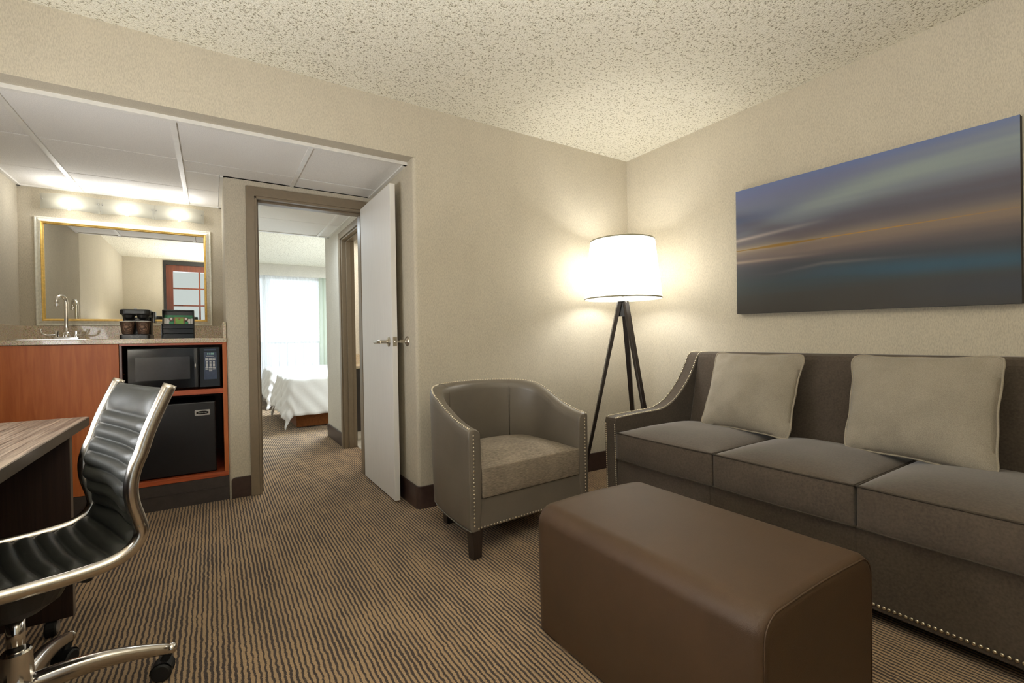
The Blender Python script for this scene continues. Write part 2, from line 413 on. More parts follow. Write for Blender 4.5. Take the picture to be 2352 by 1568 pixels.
# kitchenette niche
S(box('wall_niche_left', XN-0.11, XN, YB, YM+0.1, 0, AZ, M['wall']))
S(box('wall_niche_back', XN-0.11, 0.2, YM, YM+0.1, 0, AZ+0.05, M['wall']), 'beige wall behind the framed mirror')
wd = MB()
rr = 0.012
wd.prism([(0.18, YM+0.05), (0.078, YM+0.05), (0.078, YK+rr), (0.078+rr, YK), (0.257, YK), (0.257, YK+0.1), (0.18, YK+0.1)], 0, AZ)
wd.box(0.998, XJ+0.02, YK, YK+0.1, 0, AZ)
wd.box(0.257, 0.998, YK, YK+0.1, 2.062, AZ)
S(wd.build('wall_door', M['wall']), 'narrow wall around the bedroom doorway')
# hallway walls and bedroom shell
hw = MB(); hw.box(1.07, 1.19, 4.74, 5.5, 0, AZ+0.4); hw.box(1.07, 1.19, 3.78, 4.74, 2.045, AZ+0.2); hw.box(1.07, 1.19, 3.78, 3.95, 0, 2.045)
S(hw.build('wall_hall_right', M['hallwall'], bevel=0.004))
S(box('wall_hall_left', 0.10, 0.18, YM+0.05, 5.4, 0, AZ+0.4, M['hallwall']))
bw = MB(); bw.box(1.19, 4.7, 5.42, 5.5, 0, CZ)
bw.box(-1.0, 0.18, 5.35, 5.42, 0, CZ); bw.box(-1.1, -1.0, 5.35, 10, 0, CZ); bw.box(4.6, 4.7, 5.42, 10, 0, CZ)
S(bw.build('wall_bedroom', M['hallwall']))
ww = MB(); ww.box(-1.1, -0.5, 9.9, 10.05, 0, CZ); ww.box(2.15, 4.7, 9.9, 10.05, 0, CZ); ww.box(-0.5, 2.15, 9.9, 10.05, 2.32, CZ)
S(ww.build('wall_window', M['hallwall']))
S(box('ceiling_bedroom', -1.1, 4.7, 5.30, 10.05, CZ, CZ+0.1, M['popcorn']), 'bright popcorn ceiling of the bedroom')
S(box('trim_2', -1.0, 4.7, 5.30, 5.33, AZ+0.02, CZ, M['hallwall']))
# lowered tile ceilings: backing + tiles + grid bars (tiles are parts)
ca = S(box('ceiling_kitchenette', XN-0.1, XJ+0.1, YB+0.05, 5.32, AZ+0.035, AZ+0.075, M['toe']), 'lowered ceiling of white acoustic tiles in a white grid')
tx = [XN, -0.785, -0.150, 0.495, XJ]; ty = [2.865, 3.475, 4.085, YM]
for i in range(4):
    for j in range(3):
        x0, x1 = tx[i]+0.011, tx[i+1]-0.011
        if i == 3: x1 += 0.0
        y0, y1 = ty[j]+0.004, ty[j+1]-0.004
        if j == 2 and i == 3: continue
        if j == 2 and i == 2: x1 = 0.056
        if i == 2 and j == 1: box('ceiling_tile', x0, 0.056, YK+0.004, y1, AZ+0.004, AZ+0.02, M['tile'], ca, bevel=0.002, seg=1)
        if i >= 2 and j == 1: y1 = YK-0.004
        z = AZ+random.uniform(0.0, 0.003)
        box('ceiling_tile', x0, x1, y0, y1, z+0.004, z+0.02, M['tile'], ca, bevel=0.002, seg=1)
hx = [0.18, 0.343, 0.953, 1.07]; hy = [3.78, 4.15, 4.722, 5.30]
for i in range(3):
    for j in range(3):
        box('ceiling_tile', hx[i]+0.011, hx[i+1]-0.011, hy[j]+0.0025, hy[j+1]-0.0025, AZ+0.004, AZ+0.02, M['tile'], ca, bevel=0.002, seg=1)
for x, a, b in [(-0.785, 2.86, YM), (-0.150, 2.86, YM), (0.495, 2.86, YK), (0.343, 3.78, 5.3), (0.953, 3.78, 5.3)]:
    box('grid_bar', x-0.0125, x+0.0125, a, b, AZ-0.002, AZ+0.03, M['grid'], ca)
for (x0, x1, y0, y1) in [(XN, XJ, 2.857, 2.88), (XJ-0.022, XJ, 2.86, YK), (XN, XN+0.02, 2.86, YM), (XN, 0.078, YM-0.02, YM), (0.058, 0.078, YK, YM),
                         (0.18, 1.07, 5.27, 5.31), (1.05, 1.07, 3.78, 5.3), (0.18, 1.07, 4.138, 4.162)]:
    box('edge_trim', x0, x1, y0, y1, AZ-0.004, AZ+0.03, M['grid'], ca)
# baseboards
def bboard(name, x0, x1, y0, y1, label=None, bev=0.006):
    return S(box(name, x0, x1, y0, y1, 0, 0.14, M['base'], bevel=bev), label)
bb = MB(); t_ = 0.012
bb.prism([(XR, YB), (XR, YB-t_), (XJ+r, YB-t_)]+arc(XJ+r, YB+r, r+t_, 270, 180, 5)[1:]+[(XJ-t_, YK-0.0), (XJ, YK-0.0)]+arc(XJ+r, YB+r, r, 180, 270, 5), 0, 0.14)
S(bb.build('baseboard_back', M['base'], bevel=0.003), 'dark brown baseboard wrapping the corner beside the open door')
bboard('baseboard_right', XR-0.012, XR, YF, YB-0.012)
bboard('baseboard_left', XL, XL+0.012, YF, YB)
S(MB().prism([(0.090, 0), (0.205, 0), (0.205, 0.14), (0.112, 0.14), (0.098, 0.134), (0.090, 0.12)], YK-0.010, YK, 'xz').build('baseboard_door', M['base'], bevel=0.002), 'short dark baseboard piece between cabinet and door casing')
bboard('baseboard_hall', 1.058, 1.07, 4.80, 5.5)
bboard('baseboard_front', 0.36, XR, YF, YF+0.012)
# doorway casing of the bedroom door (frame) and its leaf
cz = MB()
zc0, zc1 = 2.062, 2.125
for x0, x1 in ((0.205, 0.257), (0.998, 1.05)):
    cz.box(x0, x1, YK-0.018, YK, 0, zc1)
cz.box(0.257, 0.998, YK-0.018, YK, zc0, zc1)
cz.box(0.257, 0.272, YK-0.012, YK+0.112, 0, zc0); cz.box(0.983, 0.998, YK+0.03, YK+0.112, 0, zc0); cz.box(0.257, 0.998, YK-0.012, YK+0.112, zc0-0.015, zc0)
cz.box(0.272, 0.284, YK+0.045, YK+0.112, 0, zc0-0.015); cz.box(0.272, 0.983, YK+0.045, YK+0.112, zc0-0.027, zc0-0.015)
S(cz.build('trim_1', M['paint'], bevel=0.002), 'taupe painted casing around the bedroom doorway')
# bathroom doorway casing in the hall
cb = MB()
cb.box(1.055, 1.07, 4.74, 4.80, 0, 2.045); cb.box(1.055, 1.07, 3.90, 4.80, 2.045, 2.105)
cb.box(1.07, 1.19, 4.725, 4.74, 0, 2.045); cb.box(1.11, 1.15, 4.71, 4.725, 0, 2.03); cb.box(1.07, 1.19, 3.95, 4.74, 2.03, 2.045); cb.box(1.11, 1.15, 3.95, 4.73, 2.018, 2.03)
S(cb.build('trim_3', M['paint'], bevel=0.002), 'taupe casing of the bathroom doorway in the hall')
# door leaf
door = thing('door_1', (0.99, 3.655, 0), 'pale flush door standing open against the wall', None); door['kind'] = 'structure'
dx0, dx1, dy0, dy1 = 0.9735, 1.0085, 2.951, 3.655
lf = MB(); lf.box(dx0, dx1, dy0, dy1, 0.012, 2.062)
lf.build('door_leaf', M['doorpaint'], door, bevel=0.0015)
hz = 1.042; hy_ = 3.02
hm = MB(); hm.lathe([(0.034, 0), (0.034, 0.004), (0.028, 0.008), (0.014, 0.012), (0.012, 0.02), (0.012, 0.055)], (0, 0, 0), 24, 'x')
hm.xform(Matrix.Translation((dx0, hy_, hz)) @ Matrix.Scale(-1, 4, (1, 0, 0)))
hm.tube([(dx0-0.055, hy_-0.006, hz), (dx0-0.062, hy_+0.02, hz), (dx0-0.062, hy_+0.11, hz-0.003)], [0.0125, 0.012, 0.010], 12)
hm.build('door_handle', M['nickel'], door, smooth=False, bevel=0.001, label='brushed nickel lever handle')
hm = MB(); hm.lathe([(0.030, 0), (0.030, 0.004), (0.014, 0.010), (0.011, 0.02), (0.011, 0.036)], (dx1, hy_, hz), 24, 'x')
hm.build('door_handle', M['nickel'], door, smooth=False)
lp = MB(); lp.box(dx0+0.005, dx1-0.005, dy0-0.0012, dy0+0.001, hz-0.03, hz+0.03); lp.build('latch_plate', M['nickel'], door)
lb = MB(); lb.lathe([(0.008, 0), (0.008, -0.008), (0.004, -0.011)], ((dx0+dx1)/2, dy0-0.001, hz), 14, 'y'); lb.build('latch_bolt', M['chrome'], door, smooth=True)
for z in (0.25, 1.1, 1.85):
    MB().lathe([(0.006, 0), (0.006, 0.09)], (1.009, 3.660, z), 10).build('hinge', M['nickel'], door, smooth=False)
ds = MB(); ds.lathe([(0.032, 0), (0.032, -0.004), (0.026, -0.010), (0.013, -0.016), (0.0095, -0.020), (0.0095, -0.051)], (XJ, 2.905, 1.043), 24, 'x')
props(ds.build('door_stop', M['nickel'], bevel=0.001), 'round nickel door stop on the wall behind the open door', 'door stop')
# window with glass
win = thing('window_1', (0.8, 9.95, 0), 'tall bright bedroom window behind sheer curtains', None); win['kind'] = 'structure'
wm = MB()
for x0, x1 in ((-0.5, -0.44), (0.80, 0.86), (2.09, 2.15)): wm.box(x0, x1, 9.93, 9.99, 0.03, 2.32)
wm.box(-0.5, 2.15, 9.93, 9.99, 0.0, 0.08); wm.box(-0.5, 2.15, 9.93, 9.99, 2.26, 2.32)
wm.build('window_frame', M['grid'], win, bevel=0.003)
box('window_pane', -0.44, 0.80, 9.957, 9.963, 0.08, 2.26, M['glass'], win); box('window_pane', 0.86, 2.09, 9.957, 9.963, 0.08, 2.26, M['glass'], win)
S(box('trim_4', -1.0, 4.6, 9.68, 9.90, 2.295, CZ, M['hallwall'], bevel=0.003), 'plain box pelmet above the bedroom curtains')
# rear glazed door, seen in the mirror
fd = thing('door_2', (-0.19, YF, 0), 'tall cherry door with frosted panes in a black frame, seen in the mirror', None); fd['kind'] = 'structure'
fm = MB(); fm.box(-0.69, -0.658, YF-0.09, YF+0.01, 0, 2.475); fm.box(0.298, 0.33, YF-0.09, YF+0.01, 0, 2.475); fm.box(-0.658, 0.298, YF-0.09, YF+0.01, 2.405, 2.475)
fm.build('door_frame', M['blackframe'], fd, bevel=0.002)
dm = MB(); yA, yB = YF-0.055, YF-0.015
dm.box(-0.656, -0.557, yA, yB, 0.01, 2.402); dm.box(0.196, 0.296, yA, yB, 0.01, 2.402); dm.box(-0.557, 0.196, yA, yB, 2.302, 2.402); dm.box(-0.557, 0.196, yA, yB, 0.01, 0.24)
dm.build('door_leaf', M['cherryD'], fd, bevel=0.002)
mm = MB(); mm.box(-0.193, -0.168, yA+0.006, yB-0.004, 0.24, 2.302)
zs = [0.24+0.2946*i for i in range(8)]
mm.build('muntin', M['cherryD'], fd, bevel=0.002)
for z in zs[1:7]: box('muntin', -0.557, 0.196, yA+0.007, yB-0.005, z-0.0125, z+0.0125, M['cherryD'], fd, bevel=0.002)
for i in range(7):
    for x0, x1 in ((-0.557, -0.193), (-0.168, 0.196)):
        box('glass_pane', x0, x1, yA+0.012, yA+0.018, zs[i]+0.012, zs[i+1]-0.012, M['doorglass'], fd)
# outside: balcony railing
rl = thing('balcony_railing', (0.9, 10.9, 0), 'thin balcony railing showing faintly through the sheer curtain', 'railing')
MB().box(-1.5, 4.5, 10.88, 10.92, 1.02, 1.06).build('top_rail', M['greycap'], rl)
MB().box(-1.5, 4.5, 10.89, 10.91, 0.10, 0.13).build('bottom_rail', M['greycap'], rl)
for i in range(32): box('baluster', -1.4+i*0.16, -1.385+i*0.16, 10.892, 10.908, -0.004, 1.03, M['greycap'], rl)
S(box('balcony_floor', -1.6, 4.7, 10.05, 11.2, -0.1, -0.005, M['porcelain']))

# ------------------------------------------------------------------ bathroom beyond the hall
S(box('floor_bathroom', 1.19, 2.6, 3.9, 5.42, 0.0, 0.008, M['porcelain']), 'pale tile floor of the bathroom')
S(MB().box(2.6, 2.7, 3.78, 5.42, 0, 2.4).box(1.19, 2.7, 3.72, 3.80, 0, 2.4).build('wall_bathroom', M['hallwall']))
S(box('ceiling_bathroom', 1.10, 2.7, 3.7, 5.42, 2.4, 2.45, M['white']))
bv = thing('bathroom_vanity', (1.9, 5.2, 0), 'dark vanity cabinet with granite top glimpsed beside the open door', 'vanity')
box('cabinet_body', 1.25, 2.55, 5.0, 5.41, 0.10, 0.76, M['blackwood'], bv, bevel=0.002)
box('plinth', 1.27, 2.53, 5.03, 5.40, 0.008, 0.10, M['white'], bv)
box('countertop', 1.22, 2.57, 4.97, 5.415, 0.76, 0.79, M['granite'], bv, bevel=0.003)
box('backsplash', 1.22, 2.57, 5.40, 5.415, 0.79, 0.90, M['granite'], bv)
bm_ = thing('bathroom_mirror', (1.95, 5.41, 0.96), 'dark framed bathroom mirror seen through the hall doorway', 'mirror')
box('mirror_frame', 1.44, 2.5, 5.385, 5.417, 0.98, 1.95, M['blackwood'], bm_, bevel=0.003)
box('mirror_glass', 1.52, 2.42, 5.380, 5.386, 1.06, 1.87, M['mirror'], bm_)

# ------------------------------------------------------------------ bedroom
def cloth(name, x0, x1, y0, y1, zt, over, parent, mat, seed, foot=None):
    """duvet draped over a block: grid over the block plus overhang, hanging past the edges"""
    mb = MB(); nx, ny = 90, 70
    A0, A1, B0, B1 = x0-over, x1, y0-over, y1+over
    R = 0.07
    def fn(u, v):
        x = A0+(A1-A0)*u; y = B0+(B1-B0)*v
        dx = max(0, x0+R-x); dy = max(0, y0+R-y, y-(y1-R))
        d = math.hypot(dx, dy); nx_ = -dx/d if d else 0; ny_ = (-(dy) if y < (y0+y1)/2 else dy)/d if d else 0
        cx = max(x, x0+R); cy = min(max(y, y0+R), y1-R)
        w_ = mnoise.noise(Vector((x*5, y*5, seed)))*0.012+mnoise.noise(Vector((x*1.7, y*1.7, seed+9)))*0.02
        if d == 0: return Vector((x, y, zt+w_))
        q = R*PI/2
        if d < q:
            a = d/R; o = R*math.sin(a); dz = R*(1-math.cos(a))
        else: o = R+(d-q)*0.16; dz = R+(d-q)*0.985
        fold = math.sin((x*1.2+y)*26+seed)*0.012*min(1, d/0.3)+math.sin((x-y)*11+seed)*0.018*min(1, d/0.35)
        o += fold
        return Vector((cx+nx_*o, cy+ny_*o, max(0.012, zt+w_*(1-min(1, d/0.2))-dz)))
    mb.grid(fn, nx, ny)
    o = mb.build(name, mat, parent, smooth=True)
    sd = o.modifiers.new('thick', 'SOLIDIFY'); sd.thickness = 0.012
    return o
for nm, y0, y1, lab, sd in (('bed', 6.14, 7.48, 'nearer bed with white duvet and brown skirt in the bedroom', 3.1), ('bed', 8.15, 9.45, 'farther white bed standing by the bedroom window', 8.7)):
    bd = thing(nm, (1.8, (y0+y1)/2, 0), lab, 'bed')
    box('bed_skirt', 0.84, 2.85, y0+0.06, y1-0.06, 0.01, 0.34, M['skirt'], bd, bevel=0.01)
    box('mattress', 0.78, 2.87, y0+0.02, y1-0.02, 0.34, 0.60, M['duvet'], bd, bevel=0.05, seg=4)
    cloth('duvet', 0.745, 2.9, y0, y1, 0.615, 0.42, bd, M['duvet'], sd)
    for k in range(2):
        MB().ball((2.62, y0+0.36+k*0.62, 0.70), 0.3, 16, 10, (0.8, 1, 0.32)).build('bed_pillow', M['duvet'], bd, smooth=True)
    box('headboard', 2.9, 2.96, y0-0.05, y1+0.05, 0.0, 1.1, M['blackwood'], bd, bevel=0.01)
def curtain(name, x0, x1, y, z0, z1, amp, wl, mat, label, seed=0, n=None):
    mb = MB(); n = n or int((x1-x0)/wl*10)
    def fn(u, v):
        x = x0+(x1-x0)*u; ph = x/wl*2*PI+seed+0.9*math.sin(x*3.1+seed)
        return Vector((x, y+math.sin(ph)*amp*(0.7+0.3*v)+0.01*math.sin(ph*2.3), z0+(z1-z0)*v))
    mb.grid(fn, n, 4)
    return props(mb.build(name, mat, smooth=True), label, 'curtain')
curtain('sheer_curtain', -0.45, 1.80, 9.82, 0.05, 2.30, 0.022, 0.075, M['sheer'], 'white sheer curtain glowing across the bedroom window', 1.3)
curtain('side_curtain', 1.76, 2.25, 9.74, 0.05, 2.30, 0.028, 0.10, M['drape'], 'pale green curtain gathered at the right of the window', 0.4)
curtain('side_curtain', -0.85, -0.4, 9.74, 0.05, 2.30, 0.028, 0.10, M['drape'], 'pale green curtain gathered at the left of the window', 2.0)
curtain('sheer_curtain', 0.78, 0.92, 9.76, 0.05, 2.30, 0.02, 0.05, M['sheer'], 'overlapping fold where the sheer curtains meet', 0.2)

# ------------------------------------------------------------------ kitchenette cabinet
yc = YK; yb = YM-0.003
cab = thing('kitchenette_cabinet', (-0.5, 4.1, 0), 'cherry kitchenette base cabinet with open appliance bays', 'cabinet')
box('door_panel', XN+0.003, -0.4835, yc, yc+0.02, 0.164, 1.054, M['cherry'], cab, bevel=0.001)
mb = MB(); mb.box(-0.4815, 0.077, yc+0.002, yc+0.022, 1.042, 1.056); mb.build('top_rail', M['cherryH'], cab, bevel=0.001)
box('side_panel', 0.053, 0.077, yc, yb, 0.164, 1.056, M['cherry'], cab, bevel=0.001)
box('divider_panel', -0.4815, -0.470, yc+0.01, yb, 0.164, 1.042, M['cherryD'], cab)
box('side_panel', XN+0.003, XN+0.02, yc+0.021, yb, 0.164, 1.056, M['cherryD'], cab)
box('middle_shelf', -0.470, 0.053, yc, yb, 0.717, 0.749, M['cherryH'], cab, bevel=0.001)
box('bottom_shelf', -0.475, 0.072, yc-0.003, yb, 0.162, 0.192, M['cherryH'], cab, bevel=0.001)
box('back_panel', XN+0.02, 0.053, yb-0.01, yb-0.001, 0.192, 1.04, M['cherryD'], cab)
box('toe_kick', XN+0.003, 0.076, yc+0.002, yc+0.02, 0.0, 0.161, M['toe'], cab, label='charcoal vinyl kick board')
box('toe_kick_lip', XN+0.003, 0.068, yc-0.001, yc+0.003, 0.088, 0.091, M['toe'], cab)
ct = thing('countertop', (-0.5, 4.1, 1.056), 'speckled granite countertop with low backsplash under the mirror', 'countertop')
box('counter_slab', XN+0.002, 0.0775, yc-0.012, YM-0.002, 1.056, 1.085, M['granite'], ct, bevel=0.003)
box('backsplash', XN+0.002, 0.0765, YM-0.02, YM-0.002, 1.085, 1.192, M['granite'], ct, bevel=0.002)
box('side_splash', XN+0.002, XN+0.02, yc+0.02, YM-0.02, 1.085, 1.192, M['granite'], ct, bevel=0.002)
box('side_splash', 0.058, 0.0765, yc-0.0, YM-0.02, 1.085, 1.192, M['granite'], ct, bevel=0.002)
# sink
sk = thing('sink', (-0.80, 4.12, 1.085), 'shallow steel bar sink let into the granite counter', 'sink')
ring = MB(); o_ = rrect(-1.0, -0.6, 3.80, 4.28, 0.05); i_ = rrect(-0.98, -0.62, 3.82, 4.26, 0.04)
n_ = len(o_)
ring.add([(x, y, 1.0855) for x, y in o_]+[(x, y, 1.0905) for x, y in o_]+[(x, y, 1.0905) for x, y in i_]+[(x, y, 1.0855) for x, y in i_],
         [(i, (i+1) % n_, n_+(i+1) % n_, n_+i) for i in range(n_)]+[(n_+i, n_+(i+1) % n_, 2*n_+(i+1) % n_, 2*n_+i) for i in range(n_)]+[(2*n_+i, 2*n_+(i+1) % n_, 3*n_+(i+1) % n_, 3*n_+i) for i in range(n_)])
ring.build('sink_rim', M['steel'], sk)
MB().prism(i_, 1.0853, 1.0862).build('basin', M['steel'], sk)
# faucet
fx, fy, fz = -0.852, 4.39, 1.085
fc = thing('faucet', (fx, fy, fz), 'chrome gooseneck bar faucet with two blade handles at the sink', 'faucet')
MB().prism(rrect(fx-0.073, fx+0.073, fy-0.022, fy+0.022, 0.012), fz, fz+0.026).build('base_plate', M['chrome'], fc, bevel=0.004)
sp_ = [(fx, fy, fz+0.02), (fx, fy, fz+0.10), (fx, fy, fz+0.26)]
for a in range(0, 181, 20):
    q = math.radians(a); rad = 0.038
    off = rad-rad*math.cos(q)
    sp_.append((fx-off*0.45, fy-off*0.9, fz+0.268+rad*math.sin(q)))
sp_.append((fx-0.076*0.45, fy-0.076*0.9, fz+0.245))
MB().tube(sp_, [0.012]*3+[0.011]*(len(sp_)-3), 14).build('spout', M['chrome'], fc, smooth=True)
MB().lathe([(0.013, 0), (0.0145, 0.004), (0.0145, 0.018), (0.012, 0.02)], (fx-0.0342, fy-0.0684, fz+0.232), 16).build('aerator', M['chrome'], fc, smooth=False)
MB().lathe([(0.020, 0), (0.020, 0.012), (0.016, 0.03), (0.0135, 0.034)], (fx, fy, fz+0.026), 18).build('spout_collar', M['chrome'], fc, smooth=False)
for s in (-1, 1):
    MB().lathe([(0.016, 0), (0.016, 0.038), (0.014, 0.042)], (fx+s*0.052, fy, fz+0.026), 18).build('valve_knob', M['chrome'], fc)
    pth = catmull([(fx+s*0.055, fy-0.012, fz+0.040), (fx+s*0.095, fy-0.03, fz+0.038), (fx+s*0.115, fy-0.04, fz+0.052), (fx+s*0.122, fy-0.045, fz+0.078)], 6)
    MB().tube(pth, [0.006]*(len(pth)-6)+[0.008]*6, 10, rx=1.6).build('blade_handle', M['chrome'], fc, smooth=True)
# coffee maker
cmk = thing('coffee_maker', (-0.43, 4.06, 1.085), 'black two cup coffee maker on the counter', 'coffee maker')
cx0, cx1 = -0.512, -0.352
MB().prism(rrect(cx0, cx1, 3.93, 4.20, 0.02), 1.085, 1.117).build('base', M['blackpl'], cmk, bevel=0.003)
MB().prism(rrect(cx0+0.004, cx1-0.004, 4.05, 4.19, 0.015), 1.117, 1.235).build('column', M['blackpl'], cmk)
MB().prism(rrect(cx0, cx1, 3.95, 4.20, 0.03), 1.248, 1.285).build('brew_head', M['blackpl'], cmk, bevel=0.008, seg=3)
for k in (0, 1):
    MB().lathe([(0.014, 0), (0.030, 0.016), (0.036, 0.038)], (cx0+0.042+k*0.076, 4.00, 1.214), 20).build('filter_holder', M['blackpl'], cmk, smooth=False)
MB().prism(rrect(-0.35, -0.334, 4.06, 4.16, 0.006), 1.20, 1.275).build('water_window', M['mwglass'], cmk)
MB().ball((-0.432, 3.99, 1.289), 0.009, 12, 8, (1, 1, 0.6)).build('button', M['white'], cmk, smooth=True, label='white round lid button')
text('maker_wordmark', 'Cuisinart', 0.0115, M['wordgrey'], cmk, (-0.43, 3.9285, 1.101), (1, 0, 0), (0, 0, 1))
# paper cups with printed mark
def cup(x, y, z, label):
    c = thing('paper_cup', (x, y, z), label, 'paper cup', group=None)
    r0, r1, h = 0.029, 0.0405, 0.087
    MB().lathe([(r0, 0.003), (r1, h)], (x, y, z), 32, caps=False).lathe([(r0-0.001, 0.004), (0.001, 0.004)], (x, y, z), 32, caps=False).build('cup_wall', M['cupbrown'], c, smooth=True)
    MB().tube([(x+r1*math.cos(a*PI/16), y+r1*math.sin(a*PI/16), z+h) for a in range(32)], 0.0022, 8, closed=True).build('cup_rim', M['white'], c, smooth=True)
    def P(u, v):   # u metres along the surface, v height
        rad = r0+(r1-r0)*v/h+0.0006; a = -PI/2+u/rad+0.12
        return Vector((x+rad*math.cos(a), y+rad*math.sin(a), z+v))
    def strip(pts, wd, mb):
        n = len(pts); vs = []
        for i, (a, b) in enumerate(pts):
            p0 = pts[max(0, i-1)]; p1 = pts[min(n-1, i+1)]
            d = Vector((p1[0]-p0[0], p1[1]-p0[1])); d.normalize()
            vs += [P(a-d.y*wd/2, b+d.x*wd/2), P(a+d.y*wd/2, b-d.x*wd/2)]
        mb.add(vs, [(2*i, 2*i+1, 2*i+3, 2*i+2) for i in range(n-1)])
    mb = MB(); cy_ = 0.042
    strip([(0.021*math.cos(t), cy_+0.021*math.sin(t)) for t in [2*PI*i/28 for i in range(29)]], 0.0026, mb)
    strip([(0.027*math.cos(t), cy_+0.030*math.sin(t)) for t in [math.radians(30+120*i/14) for i in range(15)]], 0.0022, mb)
    strip([(0.033*math.cos(t), cy_+0.036*math.sin(t)) for t in [math.radians(40+100*i/14) for i in range(15)]], 0.0014, mb)
    strip([(-0.028, cy_-0.014), (0.026, cy_+0.010)], 0.0022, mb)
    for k in range(5):
        s_ = 0.2*k+0.2
        strip([(-0.006+0.011*s_*math.cos(t)*0.95, cy_+0.008+0.0065*s_*math.sin(t)+0.003*s_*math.cos(t)) for t in [2*PI*i/16 for i in range(17)]], 0.0014, mb)
    strip([(0.015, cy_-0.001), (0.011, cy_-0.008), (0.004, cy_-0.012), (-0.004, cy_-0.011)], 0.003, mb)
    strip([(0.015, cy_-0.001), (0.006, cy_-0.005), (0.003, cy_-0.011)], 0.0016, mb)
    strip([(-0.014, 0.010), (-0.002, 0.0085), (0.012, 0.010)], 0.003, mb)
    strip([(0.032, 0.006), (0.036, 0.080)], 0.002, mb)
    mb.build('cup_print', M['cupmark'], c, fix=False)
    return c
cup(-0.474, 3.975, 1.117, 'brown printed paper cup at left on the coffee maker base')
cup(-0.391, 3.975, 1.117, 'brown printed paper cup at right on the coffee maker base')
# condiment caddy and packets
cdy = thing('condiment_caddy', (-0.2, 4.05, 1.085), 'black tea and coffee caddy filled with packets on the counter', 'caddy')
kx0, kx1 = -0.293, -0.109
MB().prism([(4.06, 1.085), (4.075, 1.085), (4.075, 1.286), (4.06, 1.286)], kx0+0.003, kx1, 'yz').build('back_board', M['blackpl'], cdy, bevel=0.004)
fr_ = MB(); fr_.box(kx0+0.003, kx0+0.01, 3.99, 4.075, 1.085, 1.284); fr_.box(kx1-0.008, kx1, 3.99, 4.075, 1.085, 1.284); fr_.box(kx0+0.003, kx1, 3.99, 4.075, 1.278, 1.287)
fr_.build('hood', M['blackpl'], cdy, bevel=0.003)
for k in range(3):
    box('drawer_front', kx0+0.008, kx1-0.002, 3.965, 4.03, 1.088+k*0.034, 1.119+k*0.034, M['blackgl'], cdy, bevel=0.002)
box('side_rail', kx0-0.003, kx0+0.003, 3.965, 4.06, 1.085, 1.19, M['blackpl'], cdy)
props(box('tea_packet', kx0+0.012, kx1-0.01, 4.045, 4.052, 1.19, 1.252, M['green'], bevel=0.001), 'wide green foil packet at the back of the caddy', 'packet')
for x0, x1, y, zt, mt, lab in [(-0.284, -0.268, 4.02, 1.232, 'white', 'white sugar packet at the far left of the caddy'), (-0.268, -0.252, 4.026, 1.228, 'white', 'second white sugar packet from the left in the caddy'),
                               (-0.148, -0.132, 4.02, 1.226, 'white', 'white packet right of the kraft tea bag in the caddy'), (-0.131, -0.117, 4.026, 1.228, 'white', 'white packet at the far right of the caddy')]:
    props(box('sugar_packet', x0, x1, y, y+0.003, 1.19, zt, M[mt], bevel=0.0005), lab, 'packet')
kp = thing('tea_bag', (-0.196, 4.01, 1.19), 'kraft tea bag with lime green label in the middle of the caddy', 'packet')
box('wrapper', -0.225, -0.165, 4.008, 4.012, 1.19, 1.236, M['kraft'], kp); box('wrapper_label', -0.217, -0.172, 4.006, 4.008, 1.19, 1.229, M['lime'], kp)
MB().lathe([(0.006, 0), (0.006, -0.001)], (-0.195, 4.006, 1.222), 14, 'y').build('seal', M['kraft'], kp)
for x, lab in ((-0.241, 'round coffee pod left of the kraft tea bag'), (-0.157, 'round coffee pod right of the kraft tea bag')):
    pd = thing('coffee_pod', (x, 4.016, 1.19), lab, 'coffee pod')
    MB().lathe([(0.0135, 0), (0.0135, 0.003), (0.011, 0.02)], (x, 4.014, 1.2235), 18, 'y').build('pod_body', M['podbrown'], pd)
    MB().lathe([(0.007, 0), (0.007, -0.0008)], (x, 4.0138, 1.2265), 14, 'y').build('pod_print', M['white'], pd)
    box('pod_base', x-0.012, x+0.012, 4.012, 4.018, 1.19, 1.204, M['green'], pd)
# microwave
mw = thing('microwave', (-0.205, 3.9, 0.749), 'black countertop microwave in the upper cabinet bay', 'microwave')
mx0, mx1, mz0, mz1 = -0.449, 0.040, 0.760, 1.026; my = 3.712
box('casing', mx0, mx1, my, 4.05, mz0, mz1, M['blackpl'], mw, bevel=0.004)
mdx = -0.078
box('microwave_door', mx0+0.002, mdx, my-0.022, my-0.001, mz0+0.002, mz1-0.002, M['blackgl'], mw, bevel=0.005, seg=3)
box('door_window', -0.407, -0.128, my-0.024, my-0.0215, 0.822, 0.968, M['mwglass'], mw)
dh = MB(); dh.box(mdx-0.028, mdx-0.006, my-0.030, my-0.020, mz0+0.005, mz1-0.005); dh.build('door_handle', M['blackpl'], mw, bevel=0.004)
MB().ball((mdx-0.022, my-0.031, 0.905), 0.006, 10, 6, (0.6, 0.4, 3)).build('handle_glint', M['chrome'], mw, smooth=True)
box('control_panel', mdx+0.001, mx1-0.002, my-0.020, my-0.001, mz0+0.002, mz1-0.002, M['blackgl'], mw, bevel=0.003)
px0, px1 = -0.052, 0.020
box('panel_film', px0, px1, my-0.0213, my-0.0195, 0.812, 0.995, M['bluegrey'], mw, bevel=0.001)
box('panel_film', px0+0.002, px1-0.004, my-0.0213, my-0.0195, 1.002, 1.014, M['bluegrey'], mw)
text('display_digits', '11:58', 0.018, M['lcd'], mw, (-0.016, my-0.0222, 0.981), (1, 0, 0), (0, 0, 1))
kp_ = MB(); kw = 0.017
rows = [0.957, 0.947]; 
def key(x, z, w_, h_): kp_.box(x-w_/2, x+w_/2, my-0.0232, my-0.0205, z-h_/2, z+h_/2)
